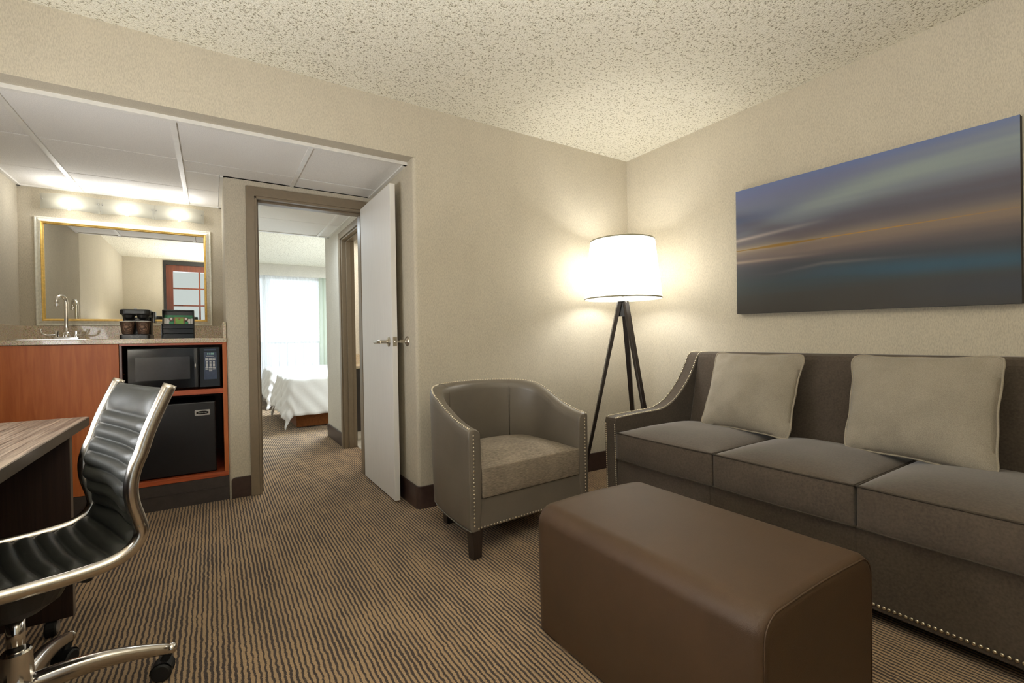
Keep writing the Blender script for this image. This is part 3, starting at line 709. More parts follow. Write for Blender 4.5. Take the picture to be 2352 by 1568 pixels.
for j, z in enumerate([0.952, 0.942, 0.928, 0.919, 0.910, 0.901, 0.890, 0.880]):
    for k in range(3):
        ww_ = 0.0165 if j in (0, 1, 6, 7) else 0.011
        key(-0.0355+k*0.0195, z, ww_, 0.0070)
key(-0.016, 0.8695, 0.018, 0.0078); key(-0.016, 0.9645, 0.044, 0.003)
kp_.build('keypad', M['key'], mw, kind='stuff')
# mini fridge
fg = thing('mini_fridge', (-0.2, 3.95, 0.192), 'black compact fridge in the lower cabinet bay', 'fridge')
box('fridge_body', -0.455, 0.006, 3.765, 4.2, 0.200, 0.655, M['fridge'], fg, bevel=0.004)
box('fridge_door', -0.457, 0.008, 3.712, 3.760, 0.198, 0.665, M['fridge'], fg, bevel=0.008, seg=3)
MB().prism(rrect(-0.109, -0.023, 0.575, 0.612, 0.007), 3.7085, 3.7125, 'xz').build('badge', M['steel'], fg, label='small silver badge with black oval')
el = [(-0.066+0.035*math.cos(2*PI*i/28), 0.5935+0.0115*math.sin(2*PI*i/28)) for i in range(28)]
MB().prism(el, 3.7078, 3.709, 'xz').build('badge_oval', M['blackgl'], fg)
text('badge_wordmark', 'microfridge', 0.0105, M['wordgrey'], fg, (-0.066, 3.7070, 0.5935), (1, 0, 0), (0, 0, 1), 0.0003)

# ------------------------------------------------------------------ mirror over the counter
mr = thing('wall_mirror', (-0.515, YM, 1.2), 'rectangular wall mirror in silver and gold frame above the counter', 'mirror')
def frame(x0, x1, z0, z1, prof, yw, name, mat, parent):
    """prof: list of (inset from outer edge, projection from the wall)"""
    mb = MB(); n = len(prof); vs = []
    for (a, b) in ((x0, z0), (x1, z0), (x1, z1), (x0, z1)):
        sx = 1 if a == x0 else -1; sz = 1 if b == z0 else -1
        for (i, p) in prof: vs.append((a+sx*i, yw-p, b+sz*i))
    f = []
    for k in range(4):
        for j in range(n-1): f.append((k*n+j, ((k+1) % 4)*n+j, ((k+1) % 4)*n+j+1, k*n+j+1))
    mb.add(vs, f); return mb.build(name, mat, parent)
ox0, ox1, oz0, oz1 = -1.037, 0.000, 1.1925, 1.961
frame(ox0, ox1, oz0, oz1, [(0, 0.001), (0, 0.012), (0.004, 0.017), (0.009, 0.017), (0.013, 0.013), (0.022, 0.020), (0.030, 0.030), (0.034, 0.031), (0.034, 0.001)], YM, 'frame', M['frameW'], mr)
frame(ox0+0.034, ox1-0.034, oz0+0.034, oz1-0.034, [(0, 0.001), (0, 0.029), (0.003, 0.033), (0.007, 0.031), (0.010, 0.026), (0.013, 0.026), (0.017, 0.014), (0.018, 0.001)], YM, 'gold_trim', M['gold'], mr)
box('mirror_glass', ox0+0.049, ox1-0.049, YM-0.012, YM-0.008, oz0+0.049, oz1-0.049, M['mirror'], mr)
# vanity light
vl = thing('vanity_light', (-0.517, YM, 2.0), 'three panel frosted glass vanity light above the mirror', 'wall lamp')
box('back_plate', -0.97, -0.065, YM-0.02, YM-0.001, 2.04, 2.085, M['steel'], vl)
segs = [(-0.990, -0.678), (-0.672, -0.364), (-0.358, -0.046)]
for a, b in segs:
    c_ = (a+b)/2
    def fn(u, v, a=a, b=b):
        s_ = (u-0.5)*2
        return Vector((a+(b-a)*u, YM-0.055-0.045*(1-s_*s_), 2.006+0.108*v))
    g_ = MB().grid(fn, 20, 2).build('glass_panel', M['frost'], vl, smooth=True)
    sd = g_.modifiers.new('t', 'SOLIDIFY'); sd.thickness = 0.005
    MB().tube([(c_-0.045, YM-0.05, 2.062), (c_+0.045, YM-0.05, 2.062)], 0.011, 12).build('bulb', M['bulb'], vl, smooth=True)
    box('glass_clip', c_-0.009, c_+0.009, YM-0.108, YM-0.090, 2.000, 2.012, M['brass'], vl, bevel=0.001)
    for sx in (a+0.010, b-0.010):
        for zz in (2.075,):
            MB().lathe([(0.005, 0), (0.005, -0.006), (0.002, -0.009)], (sx, YM-0.062, zz), 12, 'y').build('screw', M['steel'], vl)
        box('glass_arm', sx-0.003, sx+0.003, YM-0.055, YM-0.01, 2.06, 2.07, M['steel'], vl)
    light('vanity_bulb_light', 'POINT', (c_, YM-0.18, 2.03), 1.7, SOFT, 0.05)

# ------------------------------------------------------------------ desk and office chair
dk = thing('desk', (-0.84, 1.45, 0), 'wheeled desk with grey brown striped top and espresso end panels', 'desk')
dtp = [(XL+0.003, 0.25), (-0.447, 0.25), (-0.447, 2.615), (-0.458, 2.632), (XL+0.003, 2.662)]
MB().prism(dtp, 0.718, 0.750).build('desk_top', M['desktop'], dk, bevel=0.0015)
eb = MB(); e0 = [(-0.447, 0.25), (-0.447, 2.615), (-0.458, 2.632), (XL+0.003, 2.662)]; e1 = [(-0.4435, 0.247), (-0.4435, 2.617), (-0.456, 2.6355), (XL+0.003, 2.666)]
eb.add([(x, y, 0.716) for x, y in e0]+[(x, y, 0.749) for x, y in e0]+[(x, y, 0.716) for x, y in e1]+[(x, y, 0.749) for x, y in e1],
       [(k, k+1, k+9, k+8) for k in range(3)]+[(8+k, 9+k, 13+k, 12+k) for k in range(3)]+[(4+k, 5+k, 13+k, 12+k) for k in range(3)]+[(k, k+1, k+5, k+4) for k in range(3)]+[(0, 4, 12, 8), (3, 7, 15, 11)])
eb.build('edge_band', M['deskedge'], dk, label='dark grey edge band')
for y in (2.312, 0.50):
    box('end_panel', XL+0.05, -0.4485, y, y+0.032, 0.060, 0.718, M['deskpanel'], dk)
    box('panel_edge', -0.4485, -0.4470, y, y+0.032, 0.060, 0.718, M['deskedge'], dk)
box('modesty_panel', XL+0.08, XL+0.10, 0.532, 2.312, 0.25, 0.718, M['deskpanel'], dk)
for x in (-0.51, -1.10):
    for y in (2.328, 0.516):
        c_ = MB(); c_.lathe([(0.026, -0.016), (0.029, -0.012), (0.029, 0.012), (0.026, 0.016)], (x, y, 0.029), 20, 'x'); c_.tube([(x, y, 0.045), (x, y, 0.062)], 0.012, 10)
        cs_ = c_.build('caster', M['rubber'], dk)
        MB().lathe([(0.020, 0), (0.018, 0.004)], (x+0.016, y, 0.029), 18, 'x').build('caster_cap', M['greycap'], cs_)

TH = math.radians(22.065)
CB = (-0.457, 1.768, 0.0)
# local frame: +x = backwards (away from the facing direction), +y = across toward the far rail
oc = thing('office_chair', CB, 'black ribbed leather swivel chair with polished aluminium frame at the desk', 'office chair', rz=TH)
prof = [(0.529, 0.922), (0.508, 0.875), (0.491, 0.835), (0.476, 0.795), (0.463, 0.752), (0.447, 0.710), (0.438, 0.664), (0.441, 0.618), (0.452, 0.574), (0.459, 0.535), (0.445, 0.502), (0.415, 0.480), (0.375, 0.470), (0.311, 0.468), (0.250, 0.470), (0.18, 0.474), (0.11, 0.478), (0.05, 0.478), (0.01, 0.468), (-0.01, 0.450)]
SOFF = 0.245
cpts = [Vector((s-SOFF, 0, z)) for s, z in prof]
cur = catmull([(p.x, 0, p.z) for p in cpts], 10)
L = [0]
for a, b in zip(cur, cur[1:]): L.append(L[-1]+(b-a).length)
def at(l):
    l = min(max(l, 0), L[-1])
    for i in range(len(L)-1):
        if l <= L[i+1]:
            t = (l-L[i])/(L[i+1]-L[i]); p = cur[i].lerp(cur[i+1], t); d = (cur[i+1]-cur[i]).normalized(); return p, d
    return cur[-1], (cur[-1]-cur[-2]).normalized()
def arclen_of(s, z):
    best = min(range(len(cur)), key=lambda i: (cur[i].x-(s-SOFF))**2+(cur[i].z-z)**2); return L[best]
seams = [arclen_of(*q) for q in [(0.491, 0.835), (0.476, 0.795), (0.463, 0.752), (0.447, 0.710), (0.437, 0.664), (0.445, 0.618), (0.451, 0.574), (0.459, 0.535)]]
k_ = seams[-1]
while k_ < L[-1]-0.03: k_ += 0.0445; seams.append(k_)
bounds = [0.0]+seams+[L[-1]]
bounds = sorted(set(round(b, 4) for b in bounds if b <= L[-1]))
if bounds[-1]-bounds[-2] < 0.015: bounds.pop(-2)
HW = 0.207
def lat(y): return HW*y+(TH*0)
def pad(side):
    mb = MB(); ls = []
    for a, b in zip(bounds, bounds[1:]):
        n = 12
        for i in range(n): ls.append((a+(b-a)*i/n, i/n, b-a))
    ls.append((bounds[-1], 0, 0.04))
    nu, nv = len(ls)-1, 26
    vs = []
    for (l, t, wd) in ls:
        p, d = at(l); nrm = Vector((-d.z, 0, d.x))   # toward the sitter: computed so that it points up/forward
        if nrm.z < 0 or (abs(nrm.z) < 0.3 and nrm.x > 0): nrm = -nrm
        for j in range(nv+1):
            y = -1+2*j/nv
            sag = 0.028*(1-y*y)
            bul = (math.sin(PI*t)**0.6 if 0 < t < 1 else 0)*0.021*min(1, wd/0.045)
            edge = (1-abs(y)**8)
            off = (bul+0.010)*edge-sag if side > 0 else -0.012-sag
            if l < 0.006: off *= 0.3
            wr = mnoise.noise(Vector((l*18, y*3, 4)))*0.0016
            vs.append(p+nrm*(off+wr)+Vector((0, HW*y, 0)))
    f = []
    for i in range(nu):
        for j in range(nv):
            a = i*(nv+1)+j; f.append((a, a+1, a+nv+2, a+nv+1))
    mb.add(vs, f); return mb, nu, nv
A_, nu, nv = pad(1); B_, _, _ = pad(-1)
k = len(A_.v); A_.add(B_.v, [q[::-1] for q in B_.f])
rim_ = []
for i in range(nu): rim_.append((i*(nv+1), (i+1)*(nv+1), k+(i+1)*(nv+1), k+i*(nv+1))); rim_.append((i*(nv+1)+nv, k+i*(nv+1)+nv, k+(i+1)*(nv+1)+nv, (i+1)*(nv+1)+nv))
for j in range(nv): rim_.append((j, k+j, k+j+1, j+1)); rim_.append((nu*(nv+1)+j, nu*(nv+1)+j+1, k+nu*(nv+1)+j+1, k+nu*(nv+1)+j))
A_.f += rim_
A_.build('seat_and_back_pad', M['chairleather'], oc, local=True, smooth=True)
rp = [at(L[-1]*i/90)[0] for i in range(91)]
topd = (rp[0]-rp[1]).normalized()
rp = [rp[0]+topd*0.012]+rp
for s in (-1, 1):
    pts = [q+Vector((0, s*(HW+0.014), 0)) for q in rp]
    MB().tube(pts, 0.0175, 14, rx=0.85).build('side_rail', M['alu'], oc, local=True, smooth=True)
    p_ = at(arclen_of(0.455, 0.555))[0]
    MB().lathe([(0.0075, 0), (0.0075, 0.003), (0.003, 0.0045)], (p_.x, s*(HW+0.028), p_.z), 14, 'y').xform(Matrix.Identity(4)).build('rail_bolt', M['steel'], oc, local=True)
for x in (-0.13, 0.10):
    MB().tube([(x, -HW-0.01, 0.452), (x, -0.12, 0.425), (x, 0.12, 0.425), (x, HW+0.01, 0.452)], 0.012, 10).build('cross_stretcher', M['mech'], oc, local=True, smooth=True)
me_ = MB(); n = 28
def ell(a, b, cx, z): return [(cx+a*math.cos(2*PI*i/n), b*math.sin(2*PI*i/n), z) for i in range(n)]
rings = [ell(0.05, 0.04, 0, 0.330), ell(0.09, 0.06, 0, 0.352), ell(0.115, 0.085, 0, 0.40), ell(0.115, 0.085, 0, 0.412), ell(0.10, 0.072, 0, 0.418)]
me_.add([q for r_ in rings for q in r_], [(i*n+k, i*n+(k+1) % n, (i+1)*n+(k+1) % n, (i+1)*n+k) for i in range(4) for k in range(n)]+[tuple(range(n))[::-1], tuple(4*n+k for k in range(n))])
me_.build('tilt_mechanism', M['mech'], oc, local=True, bevel=0.002)
MB().tube([(0.02, 0.05, 0.415), (0.03, 0.03, 0.428), (0.05, 0.0, 0.428), (0.06, -0.03, 0.415)], 0.006, 8).build('tilt_spring', M['rubber'], oc, local=True, smooth=True)
MB().lathe([(0.019, 0.22), (0.019, 0.335)], (0, 0, 0), 24).build('gas_lift', M['chrome'], oc, local=True, smooth=True)
MB().lathe([(0.034, 0.09), (0.037, 0.13), (0.031, 0.235), (0.027, 0.24)], (0, 0, 0), 28).build('hub', M['chrome'], oc, local=True, smooth=False)
for kk in range(5):
    ang = math.radians(11.0+72*kk)-TH
    d = Vector((math.cos(ang), math.sin(ang), 0)); sd_ = Vector((-d.y, d.x, 0))
    LEN = 0.335; mb = MB(); secs = []
    nS = 14; nk = 12
    for i in range(nS+1):
        t = i/nS; rr_ = 0.02+(LEN-0.02)*t
        zt = 0.160-0.058*t**1.6+0.012*math.sin(PI*t); ht = 0.030-0.014*t; wd = 0.030-0.013*t
        for q in range(nk):
            a = 2*PI*q/nk; ca, sa = math.cos(a), math.sin(a)
            ca = math.copysign(abs(ca)**0.7, ca); sa = math.copysign(abs(sa)**0.7, sa)
            secs.append(d*rr_+sd_*wd*ca*0.8+Vector((0, 0, zt-ht+ht*sa)))
    ff = [(i*nk+q, i*nk+(q+1) % nk, (i+1)*nk+(q+1) % nk, (i+1)*nk+q) for i in range(nS) for q in range(nk)]+[tuple(range(nk))[::-1], tuple(nS*nk+q for q in range(nk))]
    mb.add(secs, ff); mb.ball(d*(LEN)+Vector((0, 0, 0.087)), 0.017, 12, 8)
    lg = mb.build('base_leg', M['alu'], oc, local=True, smooth=True)
    cpos = d*(LEN-0.004)+Vector((0, 0, 0))
    wd_ = Vector((math.cos(ang+1.2), math.sin(ang+1.2), 0)); off = Vector((-wd_.y, wd_.x, 0))*0.018
    mt = Matrix.Translation(cpos+off+Vector((0, 0, 0.028))) @ Matrix.Rotation(ang+1.2, 4, 'Z')
    cb_ = MB(); cb_.lathe([(0.022, 0.004), (0.0275, 0.008), (0.0275, 0.022), (0.022, 0.026)], (0, 0, 0), 20, 'x'); cb_.lathe([(0.022, -0.026), (0.0275, -0.022), (0.0275, -0.008), (0.022, -0.004)], (0, 0, 0), 20, 'x')
    cb_.tube([(-0.0, 0.0, 0.0), (0, -0.0, 0.02), (0, -0.017, 0.052)], 0.012, 10)
    def hood(u, v):
        a = math.radians(-10+170*u); return Vector((-0.02+0.04*v, 0.031*math.cos(a), 0.031*math.sin(a)))
    cb_.grid(hood, 12, 3)
    cb_.xform(mt)
    cb_.build('caster', M['rubber'], lg, local=True)
# table lamp standing on the desk, outside the frame to the left
tl = thing('desk_lamp', (-0.80, 0.90, 0.75), 'white shaded table lamp at the near end of the desk', 'lamp')
MB().lathe([(0.075, 0), (0.075, 0.012), (0.02, 0.02), (0.03, 0.08), (0.045, 0.16), (0.03, 0.24), (0.01, 0.27), (0.01, 0.33)], (-0.80, 0.90, 0.75), 28).build('lamp_base', M['nickel'], tl, smooth=True)
MB().lathe([(0.001, 0.31), (0.17, 0.30), (0.13, 0.54), (0.001, 0.55)], (-0.80, 0.90, 0.75), 36, caps=False).build('lamp_shade', M['shade'], tl, smooth=True)
light('desk_lamp_bulb', 'POINT', (-0.80, 0.90, 1.17), 40, (1.0, 0.97, 0.92), 0.05)

# ------------------------------------------------------------------ sofa
sofa = thing('sofa', (2.4, 1.07, 0), 'grey brown velvet three seat sofa with nailhead trimmed sloping arms', 'sofa')
SX = 1.985
rim = [(1.975, 0.535), (1.982, 0.562), (2.0, 0.573), (2.15, 0.580), (2.30, 0.584), (2.385, 0.590), (2.47, 0.617), (2.54, 0.658), (2.60, 0.708), (2.66, 0.770), (2.71, 0.838), (2.745, 0.895), (2.775, 0.926), (2.81, 0.937), (2.88, 0.934)]
rimc = [(p.x, p.y) for p in catmull([(a, b, 0) for a, b in rim], 4)]
for (ya, yb_) in ((1.975, 2.066), (0.085, 0.176)):
    poly = rimc+[(2.90, 0.90), (2.90, 0.05), (1.985, 0.05)]
    MB().prism(poly, ya, yb_, 'xz').build('sofa_arm', M['velvet'], sofa, bevel=0.007, seg=3)
# back
bp = [(2.61, 0.30), (2.745, 0.905), (2.757, 0.928), (2.78, 0.940), (2.84, 0.940), (2.885, 0.925), (2.897, 0.90), (2.897, 0.06), (2.70, 0.06)]
bpc = bp
mb = MB(); mb.prism(bpc, 0.177, 1.974, 'xz'); mb.build('sofa_back', M['velvet'], sofa, bevel=0.012, seg=3)
box('seat_base', SX, 2.70, 0.177, 1.974, 0.052, 0.334, M['velvet'], sofa, bevel=0.006, seg=2)
for (a, b) in ((1.985-0.0, 1.9866),):
    for ys in (0.77, 1.37): box('base_seam', 1.984, 1.9862, ys-0.001, ys+0.001, 0.06, 0.33, M['piping'], sofa)
def cushion(x0, x1, y0, y1, z0, z1, crown, mat, parent, pm, name='seat_cushion', sub=26):
    mb = MB()
    def top(u, v):
        a = 2*u-1; b = 2*v-1
        c = (1-abs(a)**2.6)*(1-abs(b)**3.0)
        z = z1+crown*c**0.8+mnoise.noise(Vector((u*3, v*3, y0*7)))*0.004*c
        e = 0.006*((1-a*a))
        return Vector((x0+(x1-x0)*u-(0.008*(1-b*b) if u == 0 else 0), y0+(y1-y0)*v, z))
    N = sub; vs = []; f = []
    per = []
    for i in range(N+1):
        for j in range(N+1): vs.append(top(i/N, j/N))
    for i in range(N):
        for j in range(N): a = i*(N+1)+j; f.append((a, a+N+1, a+N+2, a+1))
    k = len(vs)
    ring_ = [(i, 0) for i in range(N)]+[(N, j) for j in range(N)]+[(N-i, N) for i in range(N)]+[(0, N-j) for j in range(N)]
    rv = [i*(N+1)+j for i, j in ring_]
    layers = [rv]
    for q, (dz, bul) in enumerate(((0.25, 0.006), (0.5, 0.009), (0.75, 0.006), (1.0, 0.0))):
        lay = []
        for (i, j), vi in zip(ring_, rv):
            p = vs[vi]; cx, cy = (x0+x1)/2, (y0+y1)/2
            ox = -1 if i == 0 else (1 if i == N else 0); oy = -1 if j == 0 else (1 if j == N else 0)
            w1 = (1-abs(2*j/N-1)**4) if ox else 1; w2 = (1-abs(2*i/N-1)**4) if oy else 1
            lay.append(len(vs)); vs.append(Vector((p.x+ox*bul*w1, p.y+oy*bul*0.3*w2, z1-(z1-z0)*dz)))
        a = layers[-1]; n_ = len(a)
        for t in range(n_): f.append((a[t], lay[t], lay[(t+1) % n_], a[(t+1) % n_]))
        layers.append(lay)
    f.append(tuple(layers[-1][::-1]))
    mb.add(vs, f); o = mb.build(name, mat, parent, smooth=True)
    bv = o.modifiers.new('b', 'BEVEL'); bv.width = 0.006; bv.segments = 2; bv.limit_method = 'ANGLE'; bv.angle_limit = math.radians(50)
    if pm is not None:
        for lay, dz in ((layers[0], 0.0), (layers[-1], 0.003)):
            pts = [vs[t]+Vector((0, 0, dz)) for t in lay]
            MB().tube(pts, 0.0038, 8, closed=True).build('piping', pm, o, smooth=True)
    return o
for (a, b) in ((1.349, 1.967), (0.769, 1.341), (0.183, 0.761)):
    cushion(1.968, 2.625, a, b, 0.337, 0.491, 0.044, M['velvet'], sofa, M['piping'])
nb = MB()
def nail(p, r=0.0055, n=None): nb.ball(p, r, 7, 4, (0.6, 1, 1) if n == 'x' else ((1, 0.6, 1) if n == 'y' else (1, 1, 0.6)))
y = 0.19
while y < 1.97: nail((SX-0.002, y, 0.074), 0.0062, 'x'); y += 0.0155
def walk(pts, step):
    out = []; acc = 0; pts = [Vector(p) for p in pts]
    for a, b in zip(pts, pts[1:]):
        l = (b-a).length; t = -acc
        while t+step <= l:
            t += step; out.append(a.lerp(b, t/l))
        acc = l-t
    return out
for yn in (1.984, 2.057):
    for p in walk([(1.983, yn, 0.07), (1.983, yn, 0.535)], 0.0125): nail((1.9845-(p.z-0.05)*0.0206, p.y, p.z), 0.0052, 'x')
    for p in walk([(a, yn, b) for a, b in rimc[4:]], 0.0125): nb.ball((p.x-0.001, p.y, p.z+0.0015), 0.0048, 7, 4)
nb.build('nailhead_trim', M['brass'], sofa, smooth=True, kind='stuff')
for x in (2.03, 2.84):
    for y in (0.14, 2.0): MB().prism([(x-0.025, y-0.025), (x+0.025, y-0.025), (x+0.025, y+0.025), (x-0.025, y+0.025)], 0, 0.055).build('leg', M['blackwood'], sofa)
# pillows
def throw(corners, label, nrm, T=0.085, seed=1.0):
    bl, br, tr, tl_ = [Vector(c) for c in corners]
    c0 = (bl+br+tr+tl_)/4
    nr = Vector(nrm).normalized()
    th_ = thing('throw_pillow', (c0.x, c0.y, min(bl.z, br.z)-0.0), label, 'pillow')
    N = 34
    def edge(u, v):
        a, b = 2*u-1, 2*v-1
        pinch = 0.055
        a2 = a*(1-pinch*(1-b*b)); b2 = b*(1-pinch*(1-a*a))
        if abs(a) > 0.999: a2 += 0.006*math.sin(b*9+seed)
        if abs(b) > 0.999: b2 += 0.006*math.sin(a*8+seed*2)
        k = max(0, (abs(a)-0.8)/0.2)*max(0, (abs(b)-0.8)/0.2)
        a2 -= math.copysign(0.045*k**1.5, a); b2 -= math.copysign(0.045*k**1.5, b)
        return a2, b2
    def pt(u, v, side):
        a2, b2 = edge(u, v); U, V = (a2+1)/2, (b2+1)/2
        p = (bl*(1-U)+br*U)*(1-V)+(tl_*(1-U)+tr*U)*V
        a, b = abs(2*u-1), abs(2*v-1)
        h = T*max(0, (1-a**2.0))**0.62*max(0, (1-b**2.0))**0.62
        h *= 1+0.08*mnoise.noise(Vector((u*3, v*3, seed)))
        wr = 0.009*math.sin(u*31+seed+2*math.sin(v*5))*max(0, b-0.6)/0.4*(1-b)*4+0.007*math.sin(v*27+seed*3)*max(0, a-0.65)/0.35*(1-a)*4+0.005*mnoise.noise(Vector((u*5, v*5, seed*3)))*(1-a)*(1-b)*3
        return p+nr*(h*side*0.95+wr*side)
    mb = MB(); mb.grid(lambda u, v: pt(u, v, 1), N, N); mb.grid(lambda u, v: pt(u, v, -0.75), N, N)
    mb.build('pillow_cover', M['pillow'], th_, smooth=True)
    loop = [(i/N, 0) for i in range(N)]+[(1, i/N) for i in range(N)]+[(1-i/N, 1) for i in range(N)]+[(0, 1-i/N) for i in range(N)]
    MB().tube([pt(u, v, 1) for u, v in loop], 0.0045, 8, closed=True).build('piping', M['pipingL'], th_, smooth=True)
    return th_
throw([(2.43, 1.735, 0.524), (2.42, 1.222, 0.515), (2.66, 1.252, 0.942), (2.66, 1.778, 0.942)], 'square woven taupe pillow leaning at the lamp end of the sofa', (-0.87, 0, 0.48), 0.092, 1.7)
throw([(2.43, 0.992, 0.524), (2.40, 0.478, 0.506), (2.65, 0.500, 0.948), (2.65, 1.034, 0.941)], 'square woven taupe pillow at the near end of the sofa under the painting', (-0.87, 0.02, 0.48), 0.098, 4.1)

# ------------------------------------------------------------------ ottoman
ot = thing('ottoman', (1.26, 0.98, 0), 'large brown leather rectangular ottoman in front of the sofa', 'ottoman')
OX0, OX1, OY0, OY1, OZ = 0.968, 1.513, 0.545, 1.394, 0.453
def ott():
    mb = MB(); nz = 10; rt_ = 0.058; prof_ = []
    N = 40
    # cross-section in xz (rounded top edges), extruded along y with rounded ends smaller radius
    sec = [(OX0+0.004, 0.012)]
    sec += [(OX0, 0.2), (OX0-0.0, OZ-rt_)]+[(OX0+rt_-rt_*math.cos(a), OZ-rt_+rt_*math.sin(a)) for a in [math.radians(t) for t in range(10, 91, 10)]]
    top = [(OX0+rt_+(OX1-OX0-2*rt_)*i/8, OZ+0.006*math.sin(PI*i/8)) for i in range(1, 8)]
    sec += top+[(OX1-rt_+rt_*math.sin(a), OZ-rt_+rt_*math.cos(a)) for a in [math.radians(t) for t in range(0, 91, 10)]]+[(OX1, 0.2), (OX1-0.004, 0.012)]
    cx, cz_ = (OX0+OX1)/2, 0.0
    ys = [(OY0+0.0, 0.022), (OY0+0.004, 0.011), (OY0+0.012, 0.004), (OY0+0.024, 0.0)]
    sts = [(y, s) for y, s in ys]+[(OY0+0.1+(OY1-OY0-0.2)*i/10, 0) for i in range(11)]+[(OY1-0.06, 0.0), (OY1-0.032, 0.006), (OY1-0.014, 0.018), (OY1-0.003, 0.036), (OY1, 0.052)]
    vs = []; n = len(sec)
    for y, ins in sts:
        for (x, z) in sec:
            dx = (x-cx); sx = (abs(dx)-ins)/abs(dx) if abs(dx) > 1e-6 else 1
            zz = z-ins*(z/OZ)
            vs.append((cx+dx*sx, y, max(0.012, zz)))
    f = [(i*n+k, i*n+k+1, (i+1)*n+k+1, (i+1)*n+k) for i in range(len(sts)-1) for k in range(n-1)]
    f += [tuple(range(n)), tuple((len(sts)-1)*n+k for k in range(n))[::-1]]
    mb.add(vs, f); o = mb.build('ottoman_cover', M['ottoman'], ot, smooth=True)
    o.modifiers.new('ws', 'WEIGHTED_NORMAL')
    # welt seam along the near end
    pts = [(x, OY0+0.004, z) for (x, z) in [(cx+(x-cx)*(abs(x-cx)-0.009)/max(abs(x-cx), 1e-6), z-0.009*z/OZ) for x, z in sec]]
    MB().tube(pts, 0.0022, 6).build('welt_seam', M['ottoman'], ot, smooth=True)
ott()
for x in (OX0+0.06, OX1-0.06):
    for y in (OY0+0.06, OY1-0.06): MB().lathe([(0.02, 0), (0.02, 0.02)], (x, y, 0), 12).build('foot', M['blackpl'], ot)

# ------------------------------------------------------------------ tub armchair
AR = math.radians(3.5)
ac = thing('armchair', (1.39, 1.975, 0), 'taupe leather tub armchair with nailheads and tweed seat', 'armchair', rz=AR)
def zr(v): return interp([(0, 0.620), (0.06, 0.628), (0.12, 0.641), (0.2, 0.668), (0.28, 0.704), (0.36, 0.742), (0.44, 0.768), (0.52, 0.782), (0.66, 0.788)], v)
W = 0.390; VS = 0.34; DB = 0.66
path = []
for i in range(13): path.append((-W, VS*i/12, -1, 0))
nA = 30
for i in range(1, nA):
    a = PI-PI*i/nA
    px_, pv = W*math.cos(a), VS+(DB-VS)*math.sin(a)
    nx_, nv_ = math.cos(a)/W, math.sin(a)/(DB-VS); l_ = math.hypot(nx_, nv_); path.append((px_, pv, nx_/l_, nv_/l_))
for i in range(13): path.append((W, VS*(1-i/12), 1, 0))
def shell():
    mb = MB(); vs = []; st = []
    for (u, v, nx_, nv_) in path:
        z = zr(v); zb = 0.140+0.055*max(0, (v-0.12))/0.54
        th0 = 0.066+0.022*max(0, v-0.3)/0.36
        tb = 0.035*max(0, v-0.25)/0.41   # inward tuck at the bottom of the back
        O = Vector((u, v, 0)); Nn = Vector((nx_, nv_, 0))
        sec = [O-Nn*(tb+0.010)+Vector((0, 0, zb)), O-Nn*(tb*0.8)+Vector((0, 0, zb+0.02)), O-Nn*(tb*0.3)+Vector((0, 0, zb+(z-zb)*0.45)), O+Vector((0, 0, z-0.05)), O+Vector((0, 0, z-0.010)), O-Nn*0.005+Vector((0, 0, z-0.002)), O-Nn*0.014+Vector((0, 0, z+0.002)),
               O-Nn*(th0*0.55)+Vector((0, 0, z+0.002)), O-Nn*(th0-0.014)+Vector((0, 0, z-0.006)), O-Nn*(th0-0.003)+Vector((0, 0, z-0.020)), O-Nn*th0+Vector((0, 0, z-0.05)), O-Nn*(th0+0.004)+Vector((0, 0, 0.40)), O-Nn*(th0+0.0)+Vector((0, 0, 0.25)), O-Nn*(th0-0.01)+Vector((0, 0, zb))]
        st.append(sec); vs += sec
    n = len(st[0])
    f = [(i*n+k, (i+1)*n+k, (i+1)*n+k+1, i*n+k+1) for i in range(len(st)-1) for k in range(n-1)]
    f += [tuple(range(n)), tuple((len(st)-1)*n+k for k in range(n))[::-1]]
    mb.add(vs, f)
    o = mb.build('tub_shell', M['tub'], ac, local=True, smooth=True)
    b = o.modifiers.new('b', 'BEVEL'); b.width = 0.005; b.segments = 2; b.limit_method = 'ANGLE'; b.angle_limit = math.radians(60)
shell()
MB().box(-0.330, 0.330, 0.006, 0.50, 0.140, 0.285).build('front_base', M['tub'], ac, local=True, bevel=0.004)
# welt lines
def sect(i, off, zz):
    u, v, nx_, nv_ = path[i]; return Vector((u-nx_*off, v-nv_*off, zz))
MB().tube([Vector((u, v, 0))-Vector((nx_, nv_, 0))*(0.004+0.035*max(0, v-0.25)/0.41)+Vector((0, 0, 0.143+0.055*max(0, v-0.12)/0.54)) for (u, v, nx_, nv_) in path], 0.003, 8).build('bottom_welt', M['tub'], ac, local=True, smooth=True)
for i in (13+7, 13+nA-2-7):
    u, v, nx_, nv_ = path[i]; z = zr(v); th0 = 0.066+0.022*max(0, v-0.3)/0.36
    MB().tube([sect(i, 0.016, z+0.003), sect(i, th0*0.6, z+0.002), sect(i, th0-0.01, z-0.008), sect(i, th0+0.001, z-0.05), sect(i, th0+0.005, 0.42)], 0.0028, 8).build('inner_seam', M['tub'], ac, local=True, smooth=True)
cu = cushion(-0.318, 0.318, -0.004, 0.520, 0.287, 0.432, 0.045, M['tweed'], ac, None)
cu.matrix_parent_inverse = Matrix.Identity(4)
